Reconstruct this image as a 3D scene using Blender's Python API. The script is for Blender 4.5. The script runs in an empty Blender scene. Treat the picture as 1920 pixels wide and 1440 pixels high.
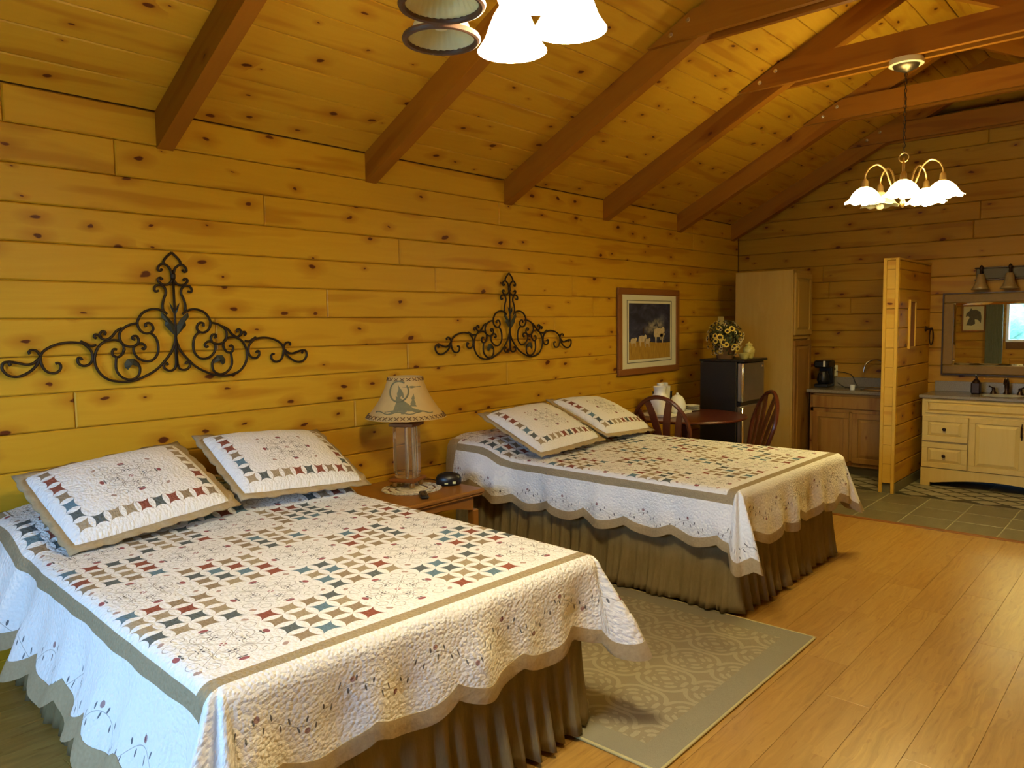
import bpy, math, random
from mathutils import Vector, Matrix
random.seed(7)
PI = math.pi
C = bpy.context.scene.collection
sc = bpy.context.scene

# ---------------------------------------------------------------- camera, world, light, exposure
cam_d = bpy.data.cameras.new('camera'); cam = bpy.data.objects.new('camera', cam_d); C.objects.link(cam)
cam_d.sensor_width = 36; cam_d.lens = 26.575; cam_d.clip_start = .05
cam.matrix_world = Matrix(((0.66658536, 0.06797177, -0.74232324, 0), (-0.7452932, 0.0417841, -0.66542628, 0),
                           (-0.01421289, 0.99681188, 0.07851156, 1.57), (0, 0, 0, 1)))
sc.camera = cam
sc.view_settings.view_transform = 'Standard'; sc.view_settings.look = 'None'
sc.view_settings.gamma = 1; sc.view_settings.use_curve_mapping = False
sc.view_settings.exposure = 0.28
SKY = 28.0                      # overcast bluish daylight outside
LAMP_A = 78.0                  # lit glass shades, fitting near the camera
LAMP_B = 26.0                  # lit glass shades, far chandelier
WARM = (1.0, .84, .50)        # bulb colour, near fitting
WARM_B = (1.0, .81, .31)
world = bpy.data.worlds.new('world'); sc.world = world; world.use_nodes = True
bgn = world.node_tree.nodes['Background']; bgn.inputs[0].default_value = (.36, .62, 1.0, 1); bgn.inputs[1].default_value = SKY

XF, XB, YL, YR = -1.3, 8.38, 3.95, -1.03     # front gable, back gable, long wall, right wall
WINY0, WINY1, WINZ0, WINZ1 = .9, 2.76, 1.08, 1.98
pl = bpy.data.lights.new('window_portal', 'AREA'); pl.shape = 'RECTANGLE'; pl.size = WINY1 - WINY0; pl.size_y = WINZ1 - WINZ0
po = bpy.data.objects.new('window_portal', pl); C.objects.link(po); po.location = (XF - .1, (WINY0 + WINY1) / 2, (WINZ0 + WINZ1) / 2)
po.rotation_euler = (PI / 2, 0, -PI / 2); pl.cycles.is_portal = True

def ceil_z(y): return 2.67 + .506 * (YL - y) if y > 1.46 else 2.67 + .506 * (y - YR)
CS, SN = 1 / math.hypot(1, .506), .506 / math.hypot(1, .506)

# ---------------------------------------------------------------- node helpers
class G:
    def __init__(s, name):
        s.m = bpy.data.materials.new(name); s.m.use_nodes = True; s.t = s.m.node_tree
        s.b = s.t.nodes['Principled BSDF']; s.out = s.t.nodes['Material Output']
    def n(s, typ, ins=None, **kw):
        nd = s.t.nodes.new(typ)
        for k, v in kw.items(): setattr(nd, k, v)
        for k, v in (ins or {}).items(): s.put(nd.inputs[k], v)
        return nd
    def put(s, sock, v):
        if isinstance(v, V): v = v.s
        if hasattr(v, 'links') or isinstance(v, bpy.types.NodeSocket): s.t.links.new(v, sock)
        else:
            if isinstance(v, tuple) and len(v) == 3 and sock.type == 'RGBA': v = (*v, 1)
            sock.default_value = v
    def math(s, op, a, b=0.0, c=0.0):
        nd = s.t.nodes.new('ShaderNodeMath'); nd.operation = op
        s.put(nd.inputs[0], a); s.put(nd.inputs[1], b); s.put(nd.inputs[2], c)
        return V(s, nd.outputs[0])
    def mix(s, f, a, b):
        nd = s.t.nodes.new('ShaderNodeMix'); nd.data_type = 'RGBA'
        s.put(nd.inputs[0], f); s.put(nd.inputs[6], a); s.put(nd.inputs[7], b)
        return nd.outputs[2]
    def ramp(s, f, stops, mode='LINEAR'):
        nd = s.n('ShaderNodeValToRGB', {0: f}); cr = nd.color_ramp; cr.interpolation = mode
        while len(cr.elements) < len(stops): cr.elements.new(.5)
        for e, (p, c) in zip(cr.elements, stops):
            e.position = p; e.color = (*c, 1) if len(c) == 3 else c
        return nd.outputs[0]
    def xyz(s, vec):
        nd = s.n('ShaderNodeSeparateXYZ', {0: vec}); return [V(s, o) for o in nd.outputs]
    def vec(s, x, y, z=0.0):
        return s.n('ShaderNodeCombineXYZ', {0: x, 1: y, 2: z}).outputs[0]
    def noise(s, vec, scale, detail=3, rough=.5, dist=0.0):
        nd = s.n('ShaderNodeTexNoise', {'Vector': vec, 'Scale': scale, 'Detail': detail, 'Roughness': rough, 'Distortion': dist})
        return V(s, nd.outputs[0])
    def bump(s, h, dist=.005, strength=1.0):
        nd = s.n('ShaderNodeBump', {'Strength': strength, 'Distance': dist, 'Height': h}); s.put(s.b.inputs['Normal'], nd.outputs[0])
    def set(s, col=None, rough=None, metal=None, spec=None, **kw):
        if col is not None: s.put(s.b.inputs['Base Color'], col)
        if rough is not None: s.put(s.b.inputs['Roughness'], rough)
        if metal is not None: s.put(s.b.inputs['Metallic'], metal)
        if spec is not None: s.put(s.b.inputs['Specular IOR Level'], spec)
        for k, v in kw.items(): s.put(s.b.inputs[k], v)
        return s.m
class V:
    def __init__(s, g, sk): s.g, s.s = g, sk
    def __add__(s, o): return s.g.math('ADD', s, o)
    __radd__ = __add__
    def __sub__(s, o): return s.g.math('SUBTRACT', s, o)
    def __rsub__(s, o): return s.g.math('SUBTRACT', o, s)
    def __mul__(s, o): return s.g.math('MULTIPLY', s, o)
    __rmul__ = __mul__
    def __truediv__(s, o): return s.g.math('DIVIDE', s, o)
    def lt(s, o): return s.g.math('LESS_THAN', s, o)
    def gt(s, o): return s.g.math('GREATER_THAN', s, o)
    def abs(s): return s.g.math('ABSOLUTE', s)
    def floor(s): return s.g.math('FLOOR', s)
    def fract(s): return s.g.math('FRACT', s)
    def sin(s): return s.g.math('SINE', s)
    def max(s, o): return s.g.math('MAXIMUM', s, o)
    def min(s, o): return s.g.math('MINIMUM', s, o)
    def sqrt(s): return s.g.math('SQRT', s)
def hyp(a, b): return (a * a + b * b).sqrt()

def obj_coords(g, rnd=37.0):
    tc = g.n('ShaderNodeTexCoord').outputs['Object']; oi = g.n('ShaderNodeObjectInfo').outputs['Random']
    off = V(g, oi) * rnd
    x, y, z = g.xyz(tc)
    return x, y, z, off, V(g, oi)

def wood(name, light, dark, rough=.45, knots=1.0, tone=.25, knot_col=(.10, .022, .004), axis='x', fine=1.0, spec=.22, knot_r=.10):
    """boards whose long side is the object's own x (or z) axis"""
    g = G(name); x, y, z, off, rnd = obj_coords(g)
    if axis == 'z': x, y, z = z, x, y
    if axis == 'y': x, y, z = y, x, z
    p = g.vec(x + off, y + off * 1.7, z)
    warp = g.noise(g.vec((x + off) * .9, (y + off) * 3, z), 1.6, 2)
    kw = g.noise(g.vec((x + off) * 6, (y + off) * 14, 5.0), 1.5, 2) * .16
    kc = g.vec((x + off) * 3.1 + kw, (y + off * 1.3) * 6.4 + kw * 1.6, 0.0)
    vo = g.n('ShaderNodeTexVoronoi', {'Vector': kc, 'Scale': 1.0, 'Randomness': 1.0}); vo.voronoi_dimensions = '2D'
    dist = V(g, vo.outputs['Distance']); cr, cg, cb = g.xyz(vo.outputs['Color'])
    grain = g.noise(g.vec((x + off) * 1.4 * fine, (y + off) * 38 * fine + warp * 7, z * 30), 1.0, 4, .6)
    bands = g.noise(g.vec((x + off) * .5, (y + off) * 9 + warp * 4, z * 3), 1.0, 2)
    c = g.mix((grain * .75 + bands * .5 - .15), light, dark)
    c = g.mix(rnd * tone, c, dark)
    if knots > 0:
        r = (cr * .8 + .2) * knot_r
        on = cg.gt(1 - .62 * knots)
        q = (1.0 - dist / r).max(0.0)
        core = (q * 3.0).min(1.0) * on
        halo = ((1.0 - dist / (r * 4.4)).max(0.0)) * on * .8
        streak = ((g.noise(g.vec((x + off) * .8, (y + off) * 7, 3.0), 1.3, 2) - .57) * 6).max(0.0).min(.5)
        c = g.mix(streak, c, (dark[0] * .72, dark[1] * .52, dark[2] * .4))
        c = g.mix(halo, c, (dark[0] * .7, dark[1] * .5, dark[2] * .4))
        c = g.mix(core, c, knot_col)
    g.set(c, rough, 0, spec)
    g.bump(grain, .0012, .5)
    return g.m

M = {}
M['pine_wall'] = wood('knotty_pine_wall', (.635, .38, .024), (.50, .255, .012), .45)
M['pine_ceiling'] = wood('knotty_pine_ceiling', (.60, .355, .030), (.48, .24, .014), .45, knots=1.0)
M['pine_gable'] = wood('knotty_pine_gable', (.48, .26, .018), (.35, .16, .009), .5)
M['beam'] = wood('beam_fir', (.38, .150, .010), (.25, .085, .005), .5, knots=.25, tone=.4, fine=.7)
M['post_wood'] = wood('pale_pine', (.62, .40, .07), (.52, .30, .035), .5, knots=.2)
M['cab_oak'] = wood('light_oak', (.50, .335, .085), (.37, .215, .045), .5, knots=0, axis='z', fine=1.4)
M['cab_hickory'] = wood('hickory', (.40, .22, .055), (.22, .10, .02), .45, knots=.25, axis='z')
M['vanity_wood'] = wood('washed_maple', (.68, .52, .18), (.56, .38, .10), .45, knots=0, axis='z')
M['cherry'] = wood('dark_cherry', (.115, .026, .010), (.055, .010, .004), .28, knots=0, spec=.5)
M['cherry_z'] = wood('dark_cherry_upright', (.13, .030, .012), (.06, .012, .005), .3, knots=0, axis='z', spec=.5)
M['table_walnut'] = wood('end_table_oak', (.34, .155, .030), (.22, .085, .014), .32, knots=0, spec=.5)
M['frame_wood'] = wood('picture_frame_wood', (.30, .12, .030), (.21, .075, .016), .5, knots=0)
M['mirror_frame'] = wood('mirror_frame_wood', (.26, .15, .030), (.18, .095, .014), .45, knots=0)

def plain(name, col, rough=.5, metal=0, spec=.5, var=.12, scale=40, bump=0, **kw):
    g = G(name); tc = g.n('ShaderNodeTexCoord').outputs['Object']
    nz = g.noise(tc, scale, 3)
    c = g.mix(nz, tuple(max(0, v * (1 - var)) for v in col), tuple(min(1, v * (1 + var)) for v in col))
    g.set(c, rough, metal, spec, **kw)
    if bump: g.bump(nz, bump)
    return g.m
M['iron'] = plain('wrought_iron', (.035, .022, .012), .5, .7)
M['iron_leaf'] = plain('iron_leaf', (.045, .05, .035), .55, .6)
M['steel'] = plain('brushed_steel', (.42, .40, .36), .35, .9, scale=8)
M['steel_bright'] = plain('bright_metal', (.75, .72, .66), .2, 1)
M['black'] = plain('black_plastic', (.008, .008, .009), .35)
M['fridge_black'] = plain('black_enamel', (.010, .009, .009), .4, bump=.0003, scale=300)
M['bronze'] = plain('oil_rubbed_bronze', (.045, .025, .016), .35, .8)
M['pewter'] = plain('aged_pewter', (.20, .15, .10), .35, .9)
M['rim_brown'] = plain('brown_rim', (.10, .045, .025), .5)
M['plate_grey'] = plain('dull_bronze_plate', (.10, .08, .05), .6)
M['brass'] = plain('antique_brass', (.55, .38, .16), .3, .9)
M['ceramic'] = plain('white_ceramic', (.80, .80, .74), .25, var=.03)
M['ceramic_grey'] = plain('pale_ceramic', (.62, .64, .60), .3, var=.05)
M['granite'] = plain('granite_counter', (.22, .185, .13), .25, var=.6, scale=160)
M['outlet'] = plain('ivory_plastic', (.72, .68, .48), .4, var=.03)
M['mat_board'] = plain('cream_mat', (.70, .68, .50), .8, var=.03)
M['dark_line'] = plain('dark_line', (.05, .05, .03), .8)
M['grout'] = plain('grout', (.42, .40, .26), .9)
M['subfloor'] = plain('joint_dark', (.10, .05, .012), .9)
M['backing'] = plain('groove_wood', (.11, .045, .006), .8)
M['curtain'] = plain('sage_curtain', (.22, .22, .12), .9, scale=12, bump=.003)
M['doily'] = plain('crochet_cotton', (.66, .60, .44), .9, var=.1)
M['leather_shade'] = plain('rawhide_shade', (.52, .36, .13), .7, var=.12, scale=14)
M['shade_print'] = plain('shade_silhouette', (.17, .155, .07), .8)
M['brown_stitch'] = plain('brown_lacing', (.14, .07, .02), .8)
M['clear_amber'] = plain('clear_amber_glass', (.97, .88, .66), .04, 0, .5, var=.02, **{'Transmission Weight': .95, 'IOR': 1.25})
M['red_light'] = plain('clock_label', (.75, .70, .30), .5)
M['white_paint'] = plain('white_paint', (.8, .8, .8), .5)
M['jar_glaze'] = plain('ginger_jar_glaze', (.50, .44, .14), .25, var=.4, scale=25)
M['card'] = plain('card_paper', (.50, .44, .20), .8)
M['leaf_green'] = plain('silk_leaf', (.055, .060, .012), .7, var=.4)
M['petal'] = plain('sunflower_petal', (.75, .55, .08), .7, var=.3)
M['petal_pale'] = plain('pale_petal', (.75, .64, .33), .7, var=.2)
M['seed'] = plain('flower_centre', (.035, .018, .006), .8)
M['soil'] = plain('outside_ground', (.20, .24, .12), .9, scale=3)
M['tree'] = plain('tree_foliage', (.16, .25, .20), .9, var=.5, scale=3, bump=.2)
M['unlit_bulb'] = plain('unlit_bulb', (.8, .78, .6), .3, var=.02)
M['tan_binding'] = None

g = G('mirror_glass'); M['mirror'] = g.set((.86, .88, .84), .01, 1.0)
g = G('window_glass'); g.t.nodes.remove(g.b)
tb = g.n('ShaderNodeBsdfTransparent', {0: (.93, .97, .98)}); gb = g.n('ShaderNodeBsdfGlossy', {'Roughness': .02}); mx = g.n('ShaderNodeMixShader', {0: .06})
g.t.links.new(tb.outputs[0], mx.inputs[1]); g.t.links.new(gb.outputs[0], mx.inputs[2]); g.t.links.new(mx.outputs[0], g.out.inputs[0]); M['glass'] = g.m
def glow(name, col, k):
    g = G(name); tc = g.n('ShaderNodeTexCoord').outputs['Object']; x, y, z = g.xyz(tc)
    g.set((.8, .75, .6), .3); g.put(g.b.inputs['Emission Color'], col); g.put(g.b.inputs['Emission Strength'], k); return g.m
M['lit_A'] = glow('lit_glass_shade_near', WARM, LAMP_A)
M['lit_B'] = glow('lit_glass_shade_far', WARM_B, LAMP_B)
M['bulb_A'] = glow('lit_bulb_near', WARM, LAMP_A * 2.5)
M['bulb_B'] = glow('lit_bulb_far', WARM_B, LAMP_B * 7)
# unlit frosted ribbed glass: lets some light through
g = G('frosted_ribbed_glass'); x, y, z, off, rnd = obj_coords(g)
g.set((.78, .75, .50), .35, 0, .5, **{'Transmission Weight': .15}); M['frosted'] = g.m
g = G('amber_bell_glass'); x, y, z, off, rnd = obj_coords(g)
g.set(g.mix(g.noise(g.vec(x, y, z), 40, 3), (.40, .30, .14), (.24, .14, .05)), .3, 0, .5, **{'Transmission Weight': .2}); M['amber_bell'] = g.m

# floor laminate: three printed strips across each board
g = G('laminate_oak'); x, y, z, off, rnd = obj_coords(g)
st = ((y + .096) / .0643).floor(); sx = (x + off + st * .37) / .42
wn = g.n('ShaderNodeTexWhiteNoise', {'Vector': g.vec(sx.floor(), st + off, 0.0)}); hv = V(g, wn.outputs[0])
gr = g.noise(g.vec((x + off) * 2.2 + hv * 9, (y + off) * 60 + g.noise(g.vec(x * 2 + off, y * 9, 0.0), 1.5, 2) * 6, hv * 5), 1.0, 4, .65)
c = g.mix(((gr - .5) * 2.0 + .45).max(0.0).min(1.0), (.52, .315, .072), (.27, .13, .020)); c = g.mix(hv * .40, c, (.47, .29, .08)); c = g.mix(rnd * .3, c, (.28, .13, .025))
flk = ((g.noise(g.vec(x * 4 + off, y * 26, hv * 3), 2.0, 3) - .62) * 7).max(0.0).min(.5)
c = g.mix(flk, c, (.27, .11, .02))
g.set(c, .30, 0, .5); g.bump(gr, .0006, .4); M['laminate'] = g.m
# slate-look tile
g = G('slate_tile'); x, y, z, off, rnd = obj_coords(g)
n1 = g.noise(g.vec(x + off, (y + off) * 2.5, 0.0), 5.0, 5, .6); n2 = g.noise(g.vec(x + off, y - off, 0.0), 22, 4)
c = g.mix(n1, (.10, .098, .055), (.27, .24, .14)); c = g.mix(rnd * .55, c, (.14, .11, .06)); c = g.mix(n2 * .3, c, (.08, .085, .05))
g.set(c, .38, 0, .5); g.bump(n1 + n2 * .3, .004, .6); M['slate'] = g.m
g = G('light_inlay_tile'); x, y, z, off, rnd = obj_coords(g)
g.set(g.mix(rnd, (.44, .41, .28), (.32, .29, .18)), .4); M['inlay'] = g.m
M['inlay_dark'] = plain('dark_joint', (.04, .035, .018), .6)
# tan print fabric
def tanfab(name, a, b, wr=.003):
    g = G(name); tc = g.n('ShaderNodeTexCoord').outputs['Object']
    n = g.noise(tc, 90, 3); w = g.noise(tc, 26, 3)
    g.set(g.mix(n, a, b), .95, 0, .1); g.bump(w, wr); return g.m
M['tan_binding'] = tanfab('tan_print_binding', (.42, .335, .20), (.28, .215, .12), .006)
g = G('skirt_linen'); tc = g.n('ShaderNodeTexCoord').outputs['Object']; x, y, z = g.xyz(tc)
n = g.noise(g.vec(x * 1.0, y * 1.0, z * .35), 14, 4); th = g.noise(g.vec(x * 240, y * 240, z * 40), 1.0, 2)
g.set(g.mix(n * .8 + th * .3, (.30, .24, .125), (.15, .12, .055)), .95, 0, .1); g.bump(n + th * .2, .006); M['skirt'] = g.m
M['mattress'] = plain('mattress_ticking', (.6, .58, .52), .9)

# --- patchwork helpers
SLATE, BLUE, RUST, TAN, TAN2 = (.105, .125, .125), (.125, .205, .25), (.255, .085, .055), (.37, .295, .19), (.29, .22, .14)
def star_mask(g, cx, cy):
    """cx, cy in -0.5..0.5 inside a cell: 1 on the concave four-pointed patch"""
    a, b = cx.abs(), cy.abs(); h = .205; R = (.25 + h * h) / (2 * h); k = .5 + (R - h)
    d1 = hyp(a, k - b); d2 = hyp(k - a, b)
    return d1.gt(R) * d2.gt(R)
def star_col(g, ix, iy):
    wn = g.n('ShaderNodeTexWhiteNoise', {'Vector': g.vec(ix + .5, iy + .5, 0.0)})
    return g.ramp(wn.outputs[0], [(0, TAN), (.24, SLATE), (.46, RUST), (.62, BLUE), (.78, TAN2)], 'CONSTANT')
def medallion(g, px, py, base, lw=.0085):
    """px, py in -1..1; fourfold embroidered scrolls with red blossoms"""
    ax, ay = px.abs(), py.abs(); u = ax.max(ay); v = ax.min(ay)
    inside = u.lt(.96)
    r1 = hyp(u - .50, v - .20); r2 = hyp(u - .52, v - .20)
    line = (r1 - .20).abs().lt(lw) + (r2 - .075).abs().lt(lw) * u.gt(.5) + (hyp(u - .47, v - .22) - .12).abs().lt(lw) * u.lt(.52)
    line = line + ((u - v).abs().lt(lw * 1.2) * u.gt(.06) * u.lt(.66)) + (hyp(u - .78, v - .52) - .12).abs().lt(lw) * (u - v).gt(.1)
    line = line + v.lt(lw * .8) * u.gt(.3) * u.lt(.80)
    fu = (u * 9.0).fract() - .5
    leaf = hyp(fu * .085 / .5 * .5, (v - .055) * .55).lt(.020) * u.gt(.28) * u.lt(.50) + hyp((u - .77) , (v - .06) * .5).lt(.026)
    red = hyp(u - .86, v * .62).lt(.062) + (hyp(u, v).lt(.075) * (u - v).gt(.02))
    small = hyp(u - .84, v - .80).lt(.05)
    c = g.mix(line.min(1.0) * inside * .62, base, (.16, .14, .10))
    c = g.mix(leaf.min(1.0) * inside * .9, c, (.055, .055, .06))
    c = g.mix(small * .75 * inside, c, (.30, .13, .07))
    return g.mix(red.min(1.0) * .9 * inside, c, (.24, .022, .03))
WHITE = (.84, .84, .82)
def quilt_bump(g, uvv, star=None):
    x, y, z = g.xyz(uvv)
    v1 = g.n('ShaderNodeTexVoronoi', {'Vector': g.vec(x * 1.0, y * 1.0, 0.0), 'Scale': 84.0}, feature='F1')
    n1 = g.noise(g.vec(x, y * 1.6, 0.0), 78, 4, .65); n2 = g.noise(g.vec(x * 1.3, y, 0.0), 13, 2)
    h = V(g, v1.outputs['Distance']) * -.9 + n1 * .9 + n2 * .5
    g.bump(h, .0075, .85)
HW, HL, D0 = .76, 2.2, .358          # half width, length, drop of the quilt
g = G('patchwork_quilt'); uv = g.n('ShaderNodeTexCoord').outputs['UV']; s, t, _ = g.xyz(uv)   # s across, t from the foot edge towards the head, metres
CELL = .0755
es = s / CELL; et = (t - .03) / CELL
ci, cj = (es + 10).floor(), (et + 20).floor()
bi, bj = ((es + 10) / 4).floor(), ((et + 20) / 4).floor()
par = ((bi + bj) / 2).fract().gt(.25)      # checkerboard of star blocks and medallions
inner = s.abs().lt(CELL * 10) * t.gt(.03)
stm = star_mask(g, (es + 10).fract() - .5, (et + 20).fract() - .5)
stc = star_col(g, ci, cj)
mx_ = ((es + 10) / 4).fract() * 2 - 1; my_ = ((et + 20) / 4).fract() * 2 - 1
med = medallion(g, mx_, my_, WHITE)
isstar = (1 - par)
c = g.mix(isstar, med, WHITE)
c = g.mix(stm * isstar, c, stc)
c = g.mix(inner, WHITE, c)
# tan strip just outside the pieced field
aS = s.abs() - HW; aT = 0 - t; aE = aS.max(aT)      # distance beyond the mattress edge
strip = aE.gt(.008) * aE.lt(.054)
tn = g.mix(g.noise(uv, 120, 3), (.40, .325, .20), (.27, .21, .12))
# vine on the drop
pp = g.math('MULTIPLY', aS.gt(aT), t) + g.math('MULTIPLY', 1 - aS.gt(aT), s)
ph = pp / .145
vz = aE - .215 - (ph * PI).sin() * .030
vine = (vz.abs().lt(.0011) * aE.gt(.06))
lp = (pp / .026); lf = lp.fract() - .5; sgn = ((lp.floor() / 2).fract().gt(.25)) * 2 - 1
jit = g.n('ShaderNodeTexWhiteNoise', {'Vector': g.vec(lp.floor(), 3.0, 0.0)}); jv = V(g, jit.outputs[0])
lz = vz - sgn * (.008 + jv * .012)
leaf = (hyp((lf * .026 + lz * (jv - .5)) / .0032, lz / .0085)).lt(1.0) * jv.lt(.95)
fl = ph.fract() - .5; fz = aE - .215 - .03 * 0 - ((ph * PI).sin()) * .045
flw = hyp(fl * .145, fz).lt(.0085)
c = g.mix(vine * .55, c, (.17, .15, .11)); c = g.mix(leaf * .85 * aE.gt(.06), c, (.045, .045, .055)); c = g.mix(flw * .75 * aE.gt(.1), c, (.22, .05, .05))
c = g.mix(strip, c, tn)
g.set(c, .95, 0, .08); quilt_bump(g, uv); M['quilt'] = g.m
g = G('patchwork_sham'); uv = g.n('ShaderNodeTexCoord').outputs['UV']; s, t, _ = g.xyz(uv)   # metres from centre
SC = .066
es, et = s / SC + 5, t / SC + 3.5
inb = (s.abs()).lt(SC * 5) * (t.abs()).lt(SC * 3.5); core = (s.abs()).lt(SC * 4) * t.gt(-SC * 2.5)
starb = inb * (1 - core) * t.lt(SC * 3.5)
stm = star_mask(g, es.fract() - .5, et.fract() - .5)
c = medallion(g, s / .155, t / .125, WHITE, .010)
c = g.mix(core * t.abs().lt(SC * 2.5), WHITE, c)
c = g.mix(stm * inb * (1 - core), c, star_col(g, es.floor(), et.floor()))
g.set(c, .95, 0, .08); quilt_bump(g, uv); M['sham'] = g.m
# carved rug
g = G('carved_rug'); tc = g.n('ShaderNodeTexCoord').outputs['Object']; x, y, z = g.xyz(tc)
fx, fy = (x / .235).fract() - .5, (y / .235).fract() - .5
grid = (fx.abs().gt(.455)).max(fy.abs().gt(.455))
fxa, fya = fx.abs(), fy.abs()
scr = (hyp(fxa - .20, fya - .20) * 30).sin() * .5 + (hyp(fxa, fya - .02) * 38 + fxa * 6).sin() * .5
border = ((x.abs() - .62).max(y.abs() - .80)).gt(0.0)
hgt = g.math('MULTIPLY', 1 - border, (scr.gt(.12)) * .7 + .0) - grid * .5 * (1 - border) + border * .3
pile = g.noise(tc, 380, 2)
cr_ = g.mix(scr.gt(.12) * (1 - border), (.31, .27, .175), (.42, .375, .25)); cr_ = g.mix(border, cr_, (.30, .28, .20)); cr_ = g.mix(pile * .35, cr_, (.17, .15, .09))
g.set(cr_, 1.0, 0, .05); g.bump(hgt + pile * .6 + g.noise(tc, 60, 3) * .6, .005, .8); M['rug'] = g.m
# painting: storm sky over golden grass
g = G('storm_painting'); tc = g.n('ShaderNodeTexCoord').outputs['Object']; x, y, z = g.xyz(tc)   # object x across, z up, centred
cl = g.noise(g.vec(x * 1.0, z * 1.6, 1.0), 7, 5, .6, .6)
c = g.ramp(cl, [(.40, (.010, .012, .035)), (.58, (.035, .040, .085)), (.76, (.12, .13, .17))])
sun = (1 - hyp((x - .04 - z * .8) / .20, (z - .05) / .085)).max(0.0) * (g.noise(g.vec(x, z, 3.0), 24, 5) - .36).max(0.0) * 7.0
c = g.mix(sun.min(1.0) * .8, c, (.36, .33, .25))
gz = z + .105 + (x * 6).sin() * .012
gras = g.noise(g.vec(x * 60, 0.0, z * 14), 1.0, 4)
c = g.mix(gz.lt(0.0), c, g.mix(gras, (.62, .38, .05), (.16, .07, .010)))
g.set(c, .6); M['painting'] = g.m
M['herd_dark'] = plain('painted_dark_cattle', (.035, .015, .010), .7)
M['herd_light'] = plain('painted_pale_cattle', (.55, .45, .27), .7, var=.3, scale=60)
M['horse_ink'] = plain('ink_drawing', (.10, .08, .05), .8, var=.5, scale=50)
M['print_paper'] = plain('print_paper', (.62, .54, .28), .8)

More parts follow.
